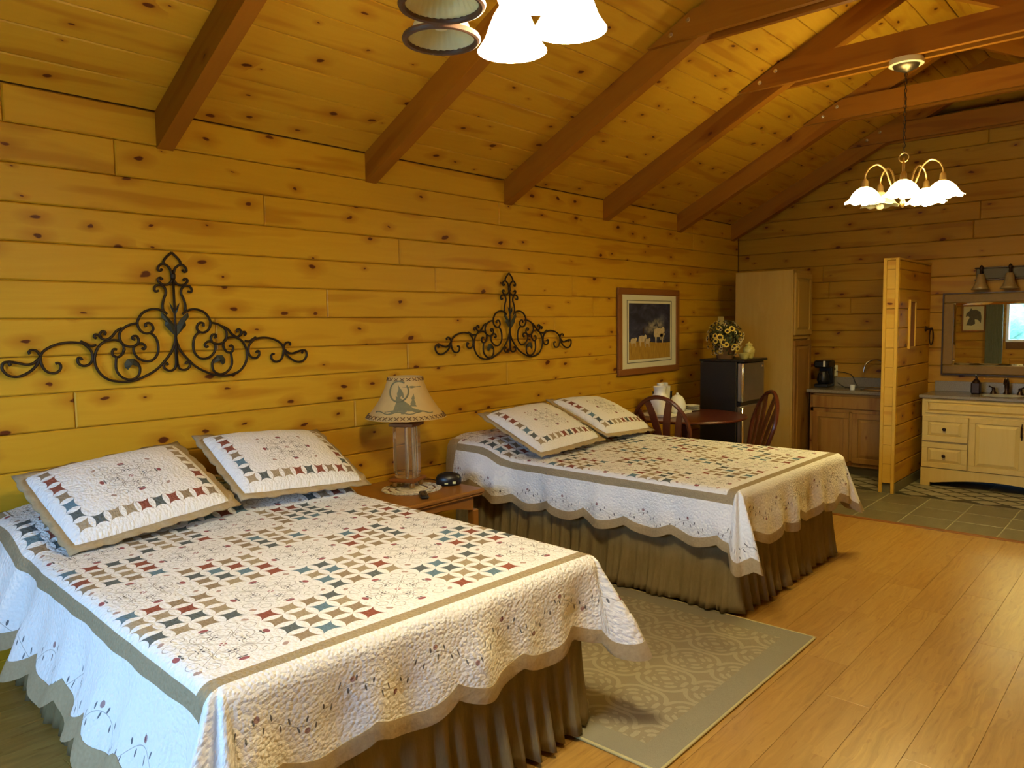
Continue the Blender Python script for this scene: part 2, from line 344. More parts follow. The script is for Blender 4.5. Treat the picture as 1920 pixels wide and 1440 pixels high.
# ---------------------------------------------------------------- mesh helpers
class MB:
    def __init__(s): s.v, s.f, s.uv = [], [], None
    def add(s, vs, fs):
        o = len(s.v); s.v += [tuple(p) for p in vs]; s.f += [tuple(i + o for i in f) for f in fs]; return s
    def box(s, c, d, bev=0.0, mat=None):
        hx, hy, hz = d[0] / 2, d[1] / 2, d[2] / 2
        if bev <= 0:
            vs = [(c[0] + sx * hx, c[1] + sy * hy, c[2] + sz * hz) for sx in (-1, 1) for sy in (-1, 1) for sz in (-1, 1)]
            fs = [(0, 1, 3, 2), (4, 6, 7, 5), (0, 4, 5, 1), (2, 3, 7, 6), (0, 2, 6, 4), (1, 5, 7, 3)]
        else:
            b = min(bev, hx * .9, hy * .9, hz * .9); vs = []; idx = {}
            for sx in (-1, 1):
                for sy in (-1, 1):
                    for sz in (-1, 1):
                        for k in range(3):
                            d_ = [hx, hy, hz]
                            for j in range(3):
                                if j != k: d_[j] -= b
                            idx[(sx, sy, sz, k)] = len(vs); vs.append((c[0] + sx * d_[0], c[1] + sy * d_[1], c[2] + sz * d_[2]))
            fs = []
            for k in range(3):
                for sg in (-1, 1):
                    a, b2 = [j for j in range(3) if j != k]
                    q = []
                    for (p, r) in ((-1, -1), (1, -1), (1, 1), (-1, 1)):
                        t_ = [0, 0, 0]; t_[k] = sg; t_[a] = p; t_[b2] = r; q.append(idx[(*t_, k)])
                    flip = (sg < 0) ^ (k == 1); fs.append(tuple(q[::-1] if flip else q))
            for k in range(3):      # edges between faces a and b2 along axis k
                a, b2 = [j for j in range(3) if j != k]
                for p in (-1, 1):
                    for r in (-1, 1):
                        q = []
                        for (e, fc) in ((-1, a), (1, a), (1, b2), (-1, b2)):
                            t_ = [0, 0, 0]; t_[k] = e; t_[a] = p; t_[b2] = r; q.append(idx[(*t_, fc)])
                        fs.append(tuple(q))
            for sx in (-1, 1):
                for sy in (-1, 1):
                    for sz in (-1, 1): fs.append(tuple(idx[(sx, sy, sz, k)] for k in range(3)))
        if mat is not None: vs = [tuple(mat @ Vector(v)) for v in vs]
        return s.add(vs, fs)
    def lathe(s, prof, n=24, c=(0, 0, 0), mat=None, cap=True):
        vs = []
        for r, z in prof:
            for i in range(n):
                a = 2 * PI * i / n; vs.append((c[0] + r * math.cos(a), c[1] + r * math.sin(a), c[2] + z))
        fs = []
        for j in range(len(prof) - 1):
            for i in range(n):
                k = (i + 1) % n; fs.append((j * n + i, j * n + k, (j + 1) * n + k, (j + 1) * n + i))
        if cap:
            if prof[0][0] > 1e-4: fs.append(tuple(range(n - 1, -1, -1)))
            if prof[-1][0] > 1e-4: fs.append(tuple((len(prof) - 1) * n + i for i in range(n)))
        if mat is not None: vs = [tuple(mat @ Vector(v)) for v in vs]
        return s.add(vs, fs)
    def tube(s, pts, r, n=8, closed=False, flat=1.0):
        pts = [Vector(p) for p in pts]; m = len(pts); rs = r if isinstance(r, (list, tuple)) else [r] * m
        vs = []; up = None
        for i, p in enumerate(pts):
            t = (pts[(i + 1) % m] - pts[i - 1]) if closed else (pts[min(i + 1, m - 1)] - pts[max(i - 1, 0)])
            if t.length < 1e-9: t = Vector((0, 0, 1))
            t.normalize()
            if up is None:
                up = Vector((0, 0, 1)) if abs(t.z) < .9 else Vector((1, 0, 0))
            b = t.cross(up)
            if b.length < 1e-6: b = t.orthogonal()
            b.normalize(); up = b.cross(t).normalized()
            for k in range(n):
                a = 2 * PI * k / n; vs.append(tuple(p + b * math.cos(a) * rs[i] * flat + up * math.sin(a) * rs[i]))
        fs = []
        for i in range(m if closed else m - 1):
            for k in range(n):
                a0, a1 = i * n + k, i * n + (k + 1) % n; j = (i + 1) % m
                fs.append((a0, a1, j * n + (k + 1) % n, j * n + k))
        if not closed: fs += [tuple(range(n - 1, -1, -1)), tuple((m - 1) * n + k for k in range(n))]
        return s.add(vs, fs)
    def prism(s, poly, d, mat):
        """polygon in the xy plane extruded by d along z, then moved by mat"""
        n = len(poly); vs = [tuple(mat @ Vector((x, y, 0))) for x, y in poly] + [tuple(mat @ Vector((x, y, d))) for x, y in poly]
        fs = [tuple(range(n - 1, -1, -1)), tuple(range(n, 2 * n))] + [(i, (i + 1) % n, (i + 1) % n + n, i + n) for i in range(n)]
        return s.add(vs, fs)
    def mesh(s, name, smooth=False, fix=True):
        me = bpy.data.meshes.new(name); me.from_pydata(s.v, [], s.f)
        if fix:
            import bmesh
            bm = bmesh.new(); bm.from_mesh(me); bmesh.ops.recalc_face_normals(bm, faces=bm.faces); bm.to_mesh(me); bm.free()
        if smooth:
            me.shade_smooth()
            if smooth != 'all': me.set_sharp_from_angle(angle=math.radians(smooth if not isinstance(smooth, bool) else 40))
        return me
def link(name, me, m=None, parent=None):
    if m is not None and not me.materials: me.materials.append(m)
    o = bpy.data.objects.new(name, me); C.objects.link(o)
    if parent is not None: o.parent = parent
    return o
def obj(name, mb, m, parent=None, smooth=False): return link(name, mb.mesh(name, smooth), m, parent)
def tag(o, label, cat, group=None):
    o['label'] = label; o['category'] = cat
    if group: o['group'] = group
    return o
def thing(name, label, cat, loc=(0, 0, 0), rz=0.0, group=None):
    o = bpy.data.objects.new(name, None); C.objects.link(o); o.location = loc; o.rotation_euler = (0, 0, rz); o.empty_display_size = .1
    return tag(o, label, cat, group)
def struct(name, mb, m, smooth=False):
    o = obj(name, mb, m, None, smooth); o['kind'] = 'structure'; return o
def dup(root, loc=None, rz=None, label=None, group=None):
    r = root.copy(); C.objects.link(r)
    if loc is not None: r.location = loc
    if rz is not None: r.rotation_euler = (0, 0, rz)
    if label: r['label'] = label
    if group: r['group'] = group
    for ch in list(root.children):
        c_ = ch.copy(); C.objects.link(c_); c_.parent = r
        for gc in ch.children:
            d_ = gc.copy(); C.objects.link(d_); d_.parent = c_
    return r
def frame(o, ex, ey):
    ex, ey = Vector(ex).normalized(), Vector(ey).normalized(); ez = ex.cross(ey)
    return Matrix(((ex.x, ey.x, ez.x, o[0]), (ex.y, ey.y, ez.y, o[1]), (ex.z, ey.z, ez.z, o[2]), (0, 0, 0, 1)))
_pm = {}
def plank_mesh(L, W, th, bv, m):
    k = (round(L, 3), round(W, 3), th, bv, m.name)
    if k in _pm: return _pm[k]
    a, b = L / 2, W / 2
    vs = [(x * a, y * b, -th) for x, y in ((-1, -1), (1, -1), (1, 1), (-1, 1))] + [(x * a, y * b, -bv) for x, y in ((-1, -1), (1, -1), (1, 1), (-1, 1))] \
        + [(x * (a - bv), y * (b - bv), 0) for x, y in ((-1, -1), (1, -1), (1, 1), (-1, 1))]
    fs = [(3, 2, 1, 0)] + [(i, (i + 1) % 4, (i + 1) % 4 + 4, i + 4) for i in range(4)] + [(i + 4, (i + 1) % 4 + 4, (i + 1) % 4 + 8, i + 8) for i in range(4)] + [(8, 9, 10, 11)]
    me = bpy.data.meshes.new('plank'); me.from_pydata(vs, [], fs); me.materials.append(m); _pm[k] = me
    return me
def plank(parent, o, ex, ey, L, W, m, th=.018, bv=.0065, name='plank'):
    me = plank_mesh(L, W, th, bv, m); p = bpy.data.objects.new(name, me); C.objects.link(p)
    p.matrix_world = frame(o, ex, ey); p.parent = parent; return p

# ---------------------------------------------------------------- setting
GAP = .004; PITCH = .1745; Z0 = 2.50 - 15 * PITCH     # seams at 2.50 - k*PITCH
def seams(top):
    zs = [0.0]; k = 14
    while 2.5 - k * PITCH < .08: k -= 1
    z = 2.5 - k * PITCH
    while z < top: zs.append(z); z += PITCH
    zs.append(top); return zs
JOINT = {(2.326): [1.02, 2.32], (2.151): [3.3], (1.977): [3.62, 5.2], (1.802): [2.72, 5.5], (1.628): [2.00, 4.95], (1.453): [3.35, 6.3], (1.279): [1.28, 4.35], (1.104): [2.9, 5.6], (.93): [2.45, 4.9], (.755): [1.1, 2.78, 6.2]}
def wall_planks(parent, o, ex, x0, x1, zs, m, joints=None, opening=None, rnd=None, limit=None):
    r_ = random.Random(rnd)
    for i in range(len(zs) - 1):
        za, zb = zs[i], zs[i + 1]
        a, b = (x0, x1) if limit is None else limit(za)
        if b - a < .08: continue
        cuts = [a, b]
        js = None
        if joints:
            for k, v in joints.items():
                if abs(k - zb) < .05 : js = v
        if js is None:
            js = []; p = a + r_.uniform(.9, 3.2)
            while p < b - .5: js.append(p); p += r_.uniform(2.0, 3.6)
        cuts = [a] + [j for j in js if a + .2 < j < b - .2] + [b]
        segs = list(zip(cuts[:-1], cuts[1:]))
        if opening and zb > opening[2] and za < opening[3]:
            out = []
            for p, q in segs:
                if q <= opening[0] or p >= opening[1]: out.append((p, q)); continue
                if p < opening[0] - .03: out.append((p, opening[0]))
                if q > opening[1] + .03: out.append((opening[1], q))
            segs = out
        for p, q in segs:
            mid = Vector(o) + Vector(ex).normalized() * ((p + q) / 2) + Vector((0, 0, (za + zb) / 2))
            plank(parent, mid, ex, (0, 0, 1), q - p - GAP * .5, zb - za - GAP * .6, m)
wl = struct('wall_left', MB().box(((XF + XB) / 2, YL + .018 + .05, 1.35), (XB - XF + .3, .1, 2.7)), M['backing'])
wall_planks(wl, (0, YL, 0), (1, 0, 0), XF, XB, seams(2.67), M['pine_wall'], JOINT, None, 3)
def gable(name, x, sgn, joints=None, opening=None, seed=1):
    # sgn -1: faces -x (back wall), +1: faces +x
    mb = MB(); xa, xb = (x + .018, x + .118) if sgn < 0 else (x - .118, x - .018)
    def ring(y0, y1, z0, z1t):      # prism with sloped top through the ridge
        pts = [(y0, z0), (y1, z0), (y1, min(z1t, ceil_z(y1) + .03))]
        if y0 < 1.46 < y1 and z1t > 3.5: pts.append((1.46, ceil_z(1.46) + .03))
        pts.append((y0, min(z1t, ceil_z(y0) + .03)))
        mb.prism(pts, xb - xa, Matrix(((0, 0, 1, xa), (1, 0, 0, 0), (0, 1, 0, 0), (0, 0, 0, 1))))
    if opening is None: ring(YR - .1, YL + .1, 0, 9)
    else:
        a, b, z0, z1 = opening
        ring(YR - .1, a, 0, 9); ring(b, YL + .1, 0, 9); ring(a, b, 0, z0)
        pts = [(a, z1), (b, z1), (b, ceil_z(b) + .03), (1.46, ceil_z(1.46) + .03), (a, ceil_z(a) + .03)]
        mb.prism(pts, xb - xa, Matrix(((0, 0, 1, xa), (1, 0, 0, 0), (0, 1, 0, 0), (0, 0, 0, 1))))
    w = struct(name, mb, M['backing'])
    def lim(z):
        if z < 2.67: return (YR, YL) if sgn > 0 else (-YL, -YR)
        d = (z - 2.67) / .506; return (YR + d, YL - d) if sgn > 0 else (-(YL - d), -(YR + d))
    op = opening if (opening is None or sgn > 0) else (-opening[1], -opening[0], opening[2], opening[3])
    wall_planks(w, (x, 0, 0), (0, sgn, 0), 0, 0, seams(3.93), M['pine_gable'], None, op, seed, lim)
    return w
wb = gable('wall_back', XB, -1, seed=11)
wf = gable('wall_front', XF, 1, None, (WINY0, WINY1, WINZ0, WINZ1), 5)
wr = struct('wall_right', MB().box(((XF + XB) / 2, YR - .018 - .05, 1.35), (XB - XF + .3, .1, 2.7)), M['backing'])
wall_planks(wr, (0, YR, 0), (-1, 0, 0), -XB, -XF, seams(2.67), M['pine_wall'], None, None, 8)

# ceiling: two slopes of boards over a dark backing
cb = MB()
for sg, yw in ((1, YL), (-1, YR)):
    th = .06; o_ = .03
    y0, z0 = yw + sg * .1, 2.67 - .0506 + o_; y1, z1 = 1.46, 3.93 + o_
    pts = [(y0, z0), (y1, z1), (y1, z1 + th), (y0, z0 + th)]
    cb.prism(pts, XB - XF + .24, Matrix(((0, 0, 1, XF - .12), (1, 0, 0, 0), (0, 1, 0, 0), (0, 0, 0, 1))))
ce = struct('ceiling', cb, M['backing'])
RX = [-.86, .46, 1.77, 3.08, 4.39, 5.70, 7.01, 8.23]
rr = random.Random(21); SL = 2.49 / CS; nrow = 16; cp = SL / nrow
for sg in (1, -1):
    for i in range(nrow):
        d = (i + .5) * cp
        y = (YL - d * CS) if sg > 0 else (YR + d * CS); z = 2.67 + d * SN
        ex = (1, 0, 0) if sg > 0 else (-1, 0, 0); ey = (0, -CS, SN) if sg > 0 else (0, CS, SN)
        js = sorted(rr.sample([r for r in RX[1:-1]], rr.choice((2, 3)))); cuts = [XF] + [j for j in js] + [XB]
        for a, b in zip(cuts[:-1], cuts[1:]):
            plank(ce, ((a + b) / 2, y, z), ex, ey, b - a - .002, cp - .0022, M['pine_ceiling'], .016, .005)

# floors
fb = MB().box(((XF + 6.22) / 2, 1.46, -.05), (6.22 - XF + .1, 5.2, .08)); fl = struct('floor', fb, M['subfloor'])
BW, BL = .193, 1.285; rr = random.Random(4); row = 0; y = YR
while y < YL - .01:
    w_ = min(BW, YL - y); x = XF - rr.uniform(0, BL)
    while x < 6.20:
        a, b = max(x, XF), min(x + BL, 6.20)
        if b - a > .05: plank(fl, ((a + b) / 2, y + w_ / 2, 0), (1, 0, 0), (0, 1, 0), b - a - .0008, w_ - .0008, M['laminate'], .01, .0007, 'floor_board')
        x += BL
    y += BW
ft = MB().box(((6.22 + XB) / 2, 1.46, -.0425), (XB - 6.22 + .1, 5.2, .08)); tf = struct('floor_tiled', ft, M['grout']); tf.name = 'floor.001'
TS = .33; y = YR + .02
rowi = 0
while y < YL:
    x = 6.245
    while x < XB - .02:
        w_ = min(TS, XB - x); h_ = min(TS, YL - y)
        if not (7.2 < x + w_ / 2 < 7.9):
            plank(tf, (x + w_ / 2, y + h_ / 2, 0), (1, 0, 0), (0, 1, 0), w_ - .008, h_ - .008, M['slate'], .01, .002, 'tile')
        elif x < 7.3:
            plank(tf, (x + .03, y + h_ / 2, 0), (1, 0, 0), (0, 1, 0), .05, h_ - .008, M['slate'], .01, .002, 'border_tile')
        x += TS
    y += TS
dm = MB().prism([(-.074, 0), (0, -.112), (.074, 0), (0, .112)], .006, Matrix.Identity(4)).mesh('inlay_tile'); dm.materials.append(M['inlay'])
ib = obj('inlay_bed', MB().box((7.60, 1.46, -.0035), (.59, 4.96, .006)), M['inlay_dark'], tf)
for rw in range(6):
    yy = YR + (.16 if rw % 2 else .30)
    while yy < YL - .13:
        d_ = bpy.data.objects.new('inlay_tile', dm); C.objects.link(d_); d_.parent = tf; d_.location = (7.395 + rw * .095, yy, -.0050); yy += .28
tr = struct('trim_1', MB().box((6.222, 1.46, .002), (.045, 4.96, .008), .003), M['frame_wood'])     # strip between laminate and tile
struct('baseboard_left', MB().box(((XF + XB) / 2, YL - .009, .045), (XB - XF, .018, .09), .004), M['pine_wall'])
struct('baseboard_back', MB().box((XB - .009, 1.46, .045), (.018, 4.94, .09), .004), M['pine_gable'])

# window in the front gable (behind the camera, seen in the mirror)
wn_ = struct('window_1', MB().box((XF - .05, (WINY0 + WINY1) / 2, WINZ0 + .025), (.10, WINY1 - WINY0, .05)).box((XF - .05, (WINY0 + WINY1) / 2, WINZ1 - .025), (.10, WINY1 - WINY0, .05))
             .box((XF - .05, WINY0 + .025, 1.53), (.10, .05, .8)).box((XF - .05, WINY1 - .025, 1.53), (.10, .05, .8)).box((XF - .05, (WINY0 + WINY1) / 2, 1.53), (.06, .05, .8)), M['white_paint'])
for k, yc in enumerate((WINY0 + .475, WINY1 - .475)):
    obj('pane', MB().box((XF - .06, yc, 1.53), (.006, .86, .8)), M['glass'], wn_)
cu = MB(); n = 60; vs = []
for i in range(n):
    y = 2.80 + .30 * i / (n - 1); x = XF + .07 + .025 * math.sin(i * 1.3)
    vs += [(x, y, .05), (x + .006, y, 2.06)]
vs2 = [(a + .006, b, c_) for a, b, c_ in vs]
cu.add(vs + vs2, [(2 * i, 2 * i + 2, 2 * i + 3, 2 * i + 1) for i in range(n - 1)] + [(2 * n + 2 * i, 2 * n + 2 * i + 1, 2 * n + 2 * i + 3, 2 * n + 2 * i + 2) for i in range(n - 1)])
cur = thing('curtain', 'sage green curtain hanging beside the window, seen in the mirror', 'curtain', (0, 0, 0)); obj('curtain_panel', cu, M['curtain'], cur, 'all')
obj('curtain_rod', MB().tube([(XF + .07, .75, 2.08), (XF + .07, 3.12, 2.08)], .012).box((XF + .03, 3.05, 2.08), (.08, .02, .02)).box((XF + .03, .8, 2.08), (.08, .02, .02)), M['bronze'], cur, True)
hp = thing('framed_print', 'framed horse drawing on cream paper, seen reflected in the mirror', 'picture', (XF + .02, 3.33, 1.56))
obj('frame', MB().box((0, 0, .26), (.03, .42, .03)).box((0, 0, -.26), (.03, .42, .03)).box((0, .2, 0), (.03, .03, .5)).box((0, -.2, 0), (.03, .03, .5)), M['frame_wood'], hp)
obj('paper', MB().box((-.005, 0, 0), (.01, .38, .5)), M['print_paper'], hp)
hm = frame((.001, 0, 0), (0, 1, 0), (0, 0, 1))
obj('drawing', MB().prism([(-.12, .13), (-.04, .18), (.02, .17), (.05, .21), (.07, .16), (.13, .10), (.14, .03), (.10, .05), (.07, .02), (.10, -.05), (.13, -.14), (.03, -.15), (-.03, -.11), (-.02, -.02), (-.08, -.03), (-.13, -.10), (-.14, .02)], .003, hm), M['horse_ink'], hp)

# outside, seen only through the window
struct('ground_outside', MB().box((-26, 2, -.6), (49, 60, .1)), M['soil']).name = 'ground'
def blob_tree(name, x, y, h, r, label):
    t = thing(name, label, 'tree', (x, y, -.55)); rt = random.Random(int(x * 7 + y * 3)); mb = MB()
    for k in range(26):
        a, e = rt.uniform(0, 2 * PI), rt.uniform(-.5, 1.4); rr_ = r * rt.uniform(.3, .8)
        cx, cy, cz = rr_ * math.cos(a) * math.cos(e), rr_ * math.sin(a) * math.cos(e), h * .62 + rr_ * math.sin(e) * h / r * .42
        pr = [(max(.001, .42 * r * math.cos(q) * rt.uniform(.8, 1.1)), .42 * r * math.sin(q)) for q in [-1.57, -1, -.5, 0, .5, 1, 1.57]]
        mb.lathe(pr, 9, (cx, cy, cz))
    obj('crown', mb, M['tree'], t, 'all'); obj('trunk', MB().tube([(0, 0, 0), (.1, 0, h * .5)], [.22, .15]), M['bronze'], t)
blob_tree('tree', -15, 5.2, 3.0, 1.9, 'leafy tree outside the window, left one in the mirror')
blob_tree('tree', -18, -.2, 3.2, 2.6, 'leafy tree outside the window, right one in the mirror')
sh = thing('shed', 'small white shed outside the window, seen in the mirror', 'shed', (-10, 1.2, -.55))
obj('shed_wall', MB().box((0, 0, 1.0), (2, 3.4, 2.0)), M['white_paint'], sh); obj('shed_roof', MB().prism([(-1.9, 2.0), (1.9, 2.0), (0, 2.5)], 2.4, frame((-1.2, 0, 0), (0, 1, 0), (0, 0, 1))), M['ceramic_grey'], sh)

# roof trusses
def truss(x, label):
    t = thing('roof_truss', label, 'roof truss', (x, 0, 0), 0, 'roof trusses')
    for sg, yw in ((1, YL), (-1, YR)):
        m_ = frame((0, 0, 0), (0, -sg, 0), (0, 0, 1))
        d = 2.49; L = d / CS; ex = Vector((0, -sg * CS, SN)); o = Vector((0, yw, 2.67 - .092)) + ex * (L / 2)
        pts = [(-L / 2, -.085), (L / 2, -.085), (L / 2, .085), (-L / 2, .085)]
        # built along its own x axis so the grain follows the beam; plumb-cut ends
        k = .506; hh = .092; P = [(-L / 2 - hh * SN * 1, -hh * CS), (L / 2 - 0, -hh * CS), (L / 2, hh * CS - .001), (-L / 2, hh * CS - .001)]
        a = (-L / 2 - 2 * hh * SN * 0, 0)
        P = [(-L / 2 - hh * SN, -hh * CS), (L / 2 - hh * SN, -hh * CS), (L / 2 + hh * SN, hh * CS), (-L / 2 + hh * SN, hh * CS)]
        mb = MB(); mb.prism(P, .085, Matrix.Translation((0, 0, -.0425)))
        r = obj('rafter', mb, M['beam'], t); r.matrix_world = frame(o, ex, ex.cross(Vector((1, 0, 0))) if sg > 0 else ex.cross(Vector((-1, 0, 0)))); 
        r.matrix_parent_inverse = Matrix.Identity(4)
        ey = Vector((0, sg * SN, CS)); r.matrix_basis = frame(o, ex, ey)
    y0, y1 = 2.665, .255; z0, z1 = 3.31, 3.475; dy = (z1 - z0) / .506
    for side in (-1, 1):
        xo = side * .0625
        P = [(-(y0 - y1) / 2, 0), ((y0 - y1) / 2, 0), ((y0 - y1) / 2 - dy, z1 - z0), (-(y0 - y1) / 2 + dy, z1 - z0)]
        tie = obj('collar_tie', MB().prism(P, .038, Matrix.Translation((0, 0, -.019))), M['beam'], t); tie.matrix_basis = frame((xo, (y0 + y1) / 2, z0), (0, -1, 0), (0, 0, 1))
    for (yb, zb) in ((2.49, 3.355), (2.37, 3.415), (.43, 3.355), (.55, 3.415)):
        b = obj('bolt', MB().lathe([(.016, 0), (.016, .004), (.009, .005), (.008, .014), (.0001, .015)], 10, mat=frame((-.0815, yb, zb), (0, 0, 1), (0, 1, 0))), M['steel_bright'], t, True)
names = ['truss just behind the camera', 'truss above the camera', 'leftmost truss in view, meeting the long wall far left', 'second truss from the left, behind the near light fitting',
         'third truss from the left, its collar tie crossing the top edge', 'middle-right truss carrying the hanging chandelier', 'truss beyond the chandelier, second from the far gable', 'last truss, close against the far gable wall']
for x, nm in list(zip(RX, names))[1:]:
    truss(x, 'brown timber roof ' + nm)

# partition beside the vanity
PX0 = 7.27
pt = struct('wall_partition', MB().box(((PX0 + XB) / 2 + .01, 1.99, 1.05), (XB - PX0 - .04, .09, 2.08)), M['backing'])
for i in range(12):
    z = .09 + i * PITCH; h_ = PITCH if z + PITCH < 2.09 else 2.09 - z
    if h_ < .02: continue
    for sg in (1, -1):
        plank(pt, ((PX0 + .02 + XB) / 2, 1.99 - sg * .063, z + h_ / 2), (sg, 0, 0), (0, 0, 1), XB - PX0 - .03, h_ - .004, M['pine_wall'])
    plank(pt, (PX0 + .006, 1.99, z + h_ / 2), (0, -1, 0), (0, 0, 1), .078, h_ - .003, M['post_wood'], .012, .002, 'end_block')
for yy, w in ((2.04, .028), (1.94, .028)):
    p = obj('corner_trim', MB().box((0, 0, 0), (.024, .028, 2.1), .003), M['post_wood'], pt); p.location = (PX0 + .004, yy, 1.05)
p = obj('cap', MB().box((0, 0, 0), (XB - PX0, .13, .018), .003), M['post_wood'], pt); p.location = ((PX0 + XB) / 2, 1.99, 2.1)
p = obj('tile_base', MB().box((0, 0, 0), (XB - PX0 - .02, .132, .088), .002), M['slate'], pt); p.location = ((PX0 + XB) / 2 + .02, 1.99, .044)

# ---------------------------------------------------------------- bedding
def smooth(a, b, x):
    t = min(1, max(0, (x - a) / (b - a))); return t * t * (3 - 2 * t)
def top_raise(s_, y_from_head):
    k = 1 - smooth(.30, .62, y_from_head)
    e = 1 - smooth(.60, .76, abs(s_)) * .25
    dip = 1 - .25 * math.exp(-(s_ / .07) ** 2)
    return .10 * k * e * dip
def make_quilt(seed, left=0.0):
    rs = random.Random(seed); W, L = HW - .045, HL - .045; R = .05
    ph = [rs.uniform(0, 6) for _ in range(8)]
    def profile(a, flare):
        q = PI * R / 2
        if a < q: return R * math.sin(a / R), -(R - R * math.cos(a / R))
        return R + flare * (a - q), -R - (a - q) * math.sqrt(1 - flare * flare)
    # perimeter stations: (base s, base d-from-head, direction angle, arclength)
    per = []; N = 96
    for i in range(N + 1): per.append((-W, L * i / N, PI, 'l'))
    NC = 22
    for i in range(1, NC): per.append((-W, L, PI + PI / 2 * i / NC, 'c'))
    NF = 66
    for i in range(NF + 1): per.append((-W + 2 * W * i / NF, L, 1.5 * PI, 'f'))
    for i in range(1, NC): per.append((W, L, 1.5 * PI + PI / 2 * i / NC, 'c'))
    for i in range(N + 1): per.append((W, L - L * i / N, 2 * PI, 'l'))
    al = [0.0]
    for a, b in zip(per[:-1], per[1:]):
        al.append(al[-1] + math.hypot(a[0] - b[0], a[1] - b[1]) + abs(a[2] - b[2]) * (D0 * .72))
    tot = al[-1]; lam = tot / round(tot / .30); off = .0
    DB = .052
    def hem(u): return D0 - .095 + .045 * abs(math.sin(PI * u / lam)) ** .8
    def at(i, a, lift=0.0):
        bs, bd, th, kd = per[i]; u = al[i]
        cf = math.sin((th % (PI / 2)) * 2) if kd == 'c' else 0
        flare = .07 + .36 * cf
        a2 = a * (1 + .38 * cf)
        lw = 0 if th > 1.5 * PI else (1.5 * PI - th) / (PI / 2)      # 1 on the left side, 0 at the foot
        xl = 0.0
        if bs < 0 and left: a2 += .45 * a * a * left * lw; xl = .75 * a * a * left * lw
        rp = min(1, a / .22)
        wob = rp * rp * (.012 * math.sin(u * 17 + ph[0]) + .010 * math.sin(u * 31 + ph[1]) + .016 * math.sin(u * 7.3 + ph[2]))
        near = 1 - smooth(.50, .57, bd) if kd == 'l' else 0
        h, z = profile(a2, flare)
        cw = cf * rp * .05 * math.sin((th % (PI / 2)) * 4 * 2 + ph[3])
        h += wob + near * .060 * rp + cw + lift + xl
        if kd == 'l' and abs(bd - .62) < .12: h -= .02 * rp * math.cos((bd - .62) / .12 * PI / 2)
        zt = top_raise(bs, bd) if kd == 'l' else 0
        s_ = bs + h * math.cos(th); d_ = bd - h * math.sin(th)
        return (s_, HL - d_, .69 + z + zt), (bs + math.cos(th) * a + math.copysign(.0, 1), (L - bd) + math.sin(th) * a)
    mb = MB(); uvs = []
    na = 22
    for i in range(len(per)):
        H = hem(al[i])
        for j in range(na + 1):
            p, uv_ = at(i, H * j / na)
            mb.v.append(p); s_, t_ = uv_
            bs, bd, th, kd = per[i]; a = H * j / na
            # cloth coordinates in metres: 0 at the mattress edge (W+R..)
            mb_s = bs + math.cos(th) * a * 1.0; mb_t = (L - bd) + math.sin(th) * a
            uvs.append((mb_s * HW / W if abs(bs) >= W - 1e-6 and a == 0 else mb_s + math.copysign(.045 if abs(bs) > W - 1e-6 else 0, mb_s), mb_t - .045 + .045 * 0))
    n1 = na + 1
    for i in range(len(per) - 1):
        for j in range(na): mb.f.append((i * n1 + j, i * n1 + j + 1, (i + 1) * n1 + j + 1, (i + 1) * n1 + j))
    # top grid
    o = len(mb.v); gx, gy = 66, 96
    for a in range(gx + 1):
        for b in range(gy + 1):
            s_ = -W + 2 * W * a / gx; bd = L * b / gy
            z = .69 + top_raise(s_, bd) + (.004 * math.sin(s_ * 9 + ph[4]) * math.sin(bd * 7 + ph[5]) * (1 - (abs(s_) / W) ** 4) * (1 - (bd / L) ** 6))
            mb.v.append((s_, HL - bd, z)); uvs.append((s_, L - bd - .045))
    m1 = gy + 1
    for a in range(gx):
        for b in range(gy): mb.f.append((o + a * m1 + b, o + a * m1 + b + 1, o + (a + 1) * m1 + b + 1, o + (a + 1) * m1 + b))
    # make ring UVs continuous with the top: cloth s = base s + direction * a
    k = 0
    for i in range(len(per)):
        bs, bd, th, kd = per[i]; H = hem(al[i])
        for j in range(na + 1):
            a = H * j / na; uvs[k] = (bs + math.cos(th) * a, (L - bd) - .045 - (-math.sin(th)) * a); k += 1
    me = bpy.data.meshes.new('quilt_cover'); me.from_pydata(mb.v, [], mb.f)
    ul = me.uv_layers.new(name='UVMap')
    for lp in me.loops: ul.data[lp.index].uv = uvs[lp.vertex_index]
    import bmesh
    bm = bmesh.new(); bm.from_mesh(me); bmesh.ops.remove_doubles(bm, verts=bm.verts, dist=.0015); bmesh.ops.recalc_face_normals(bm, faces=bm.faces)
    if sum(f.normal.z for f in bm.faces) < 0: bmesh.ops.reverse_faces(bm, faces=bm.faces)
    bm.to_mesh(me); bm.free(); me.shade_smooth()
    bb = MB(); nb = 4
    for i in range(len(per)):
        H = hem(al[i])
        for j in range(nb + 1):
            p, _ = at(i, H - .002 + DB * j / nb, .0025 if j in (0, nb) else .0035); bb.v.append(p)
        for j in range(nb + 1):
            p, _ = at(i, H - .002 + DB * (nb - j) / nb, -.0015); bb.v.append(p)
    n2 = 2 * nb + 2
    for i in range(len(per) - 1):
        for j in range(n2): bb.f.append((i * n2 + j, i * n2 + (j + 1) % n2, (i + 1) * n2 + (j + 1) % n2, (i + 1) * n2 + j))
    for idx in (0, len(per) - 1):          # bound end of the drop at the head
        o2 = len(bb.v); m2 = 12
        for j in range(m2 + 1):
            a = hem(al[idx]) * j / m2
            for lf in (.004, -.002):
                for dy in (.0, 1.0):
                    p, _ = at(idx, a, lf); p2, _ = at(idx + (4 if idx == 0 else -4), a, lf)
                    q = p if dy == 0 else p2; bb.v.append(q)
        for j in range(m2):
            b0, b1 = o2 + j * 4, o2 + (j + 1) * 4
            for a1, a2_ in ((0, 1), (1, 3), (3, 2), (2, 0)): bb.f.append((b0 + a1, b0 + a2_, b1 + a2_, b1 + a1))
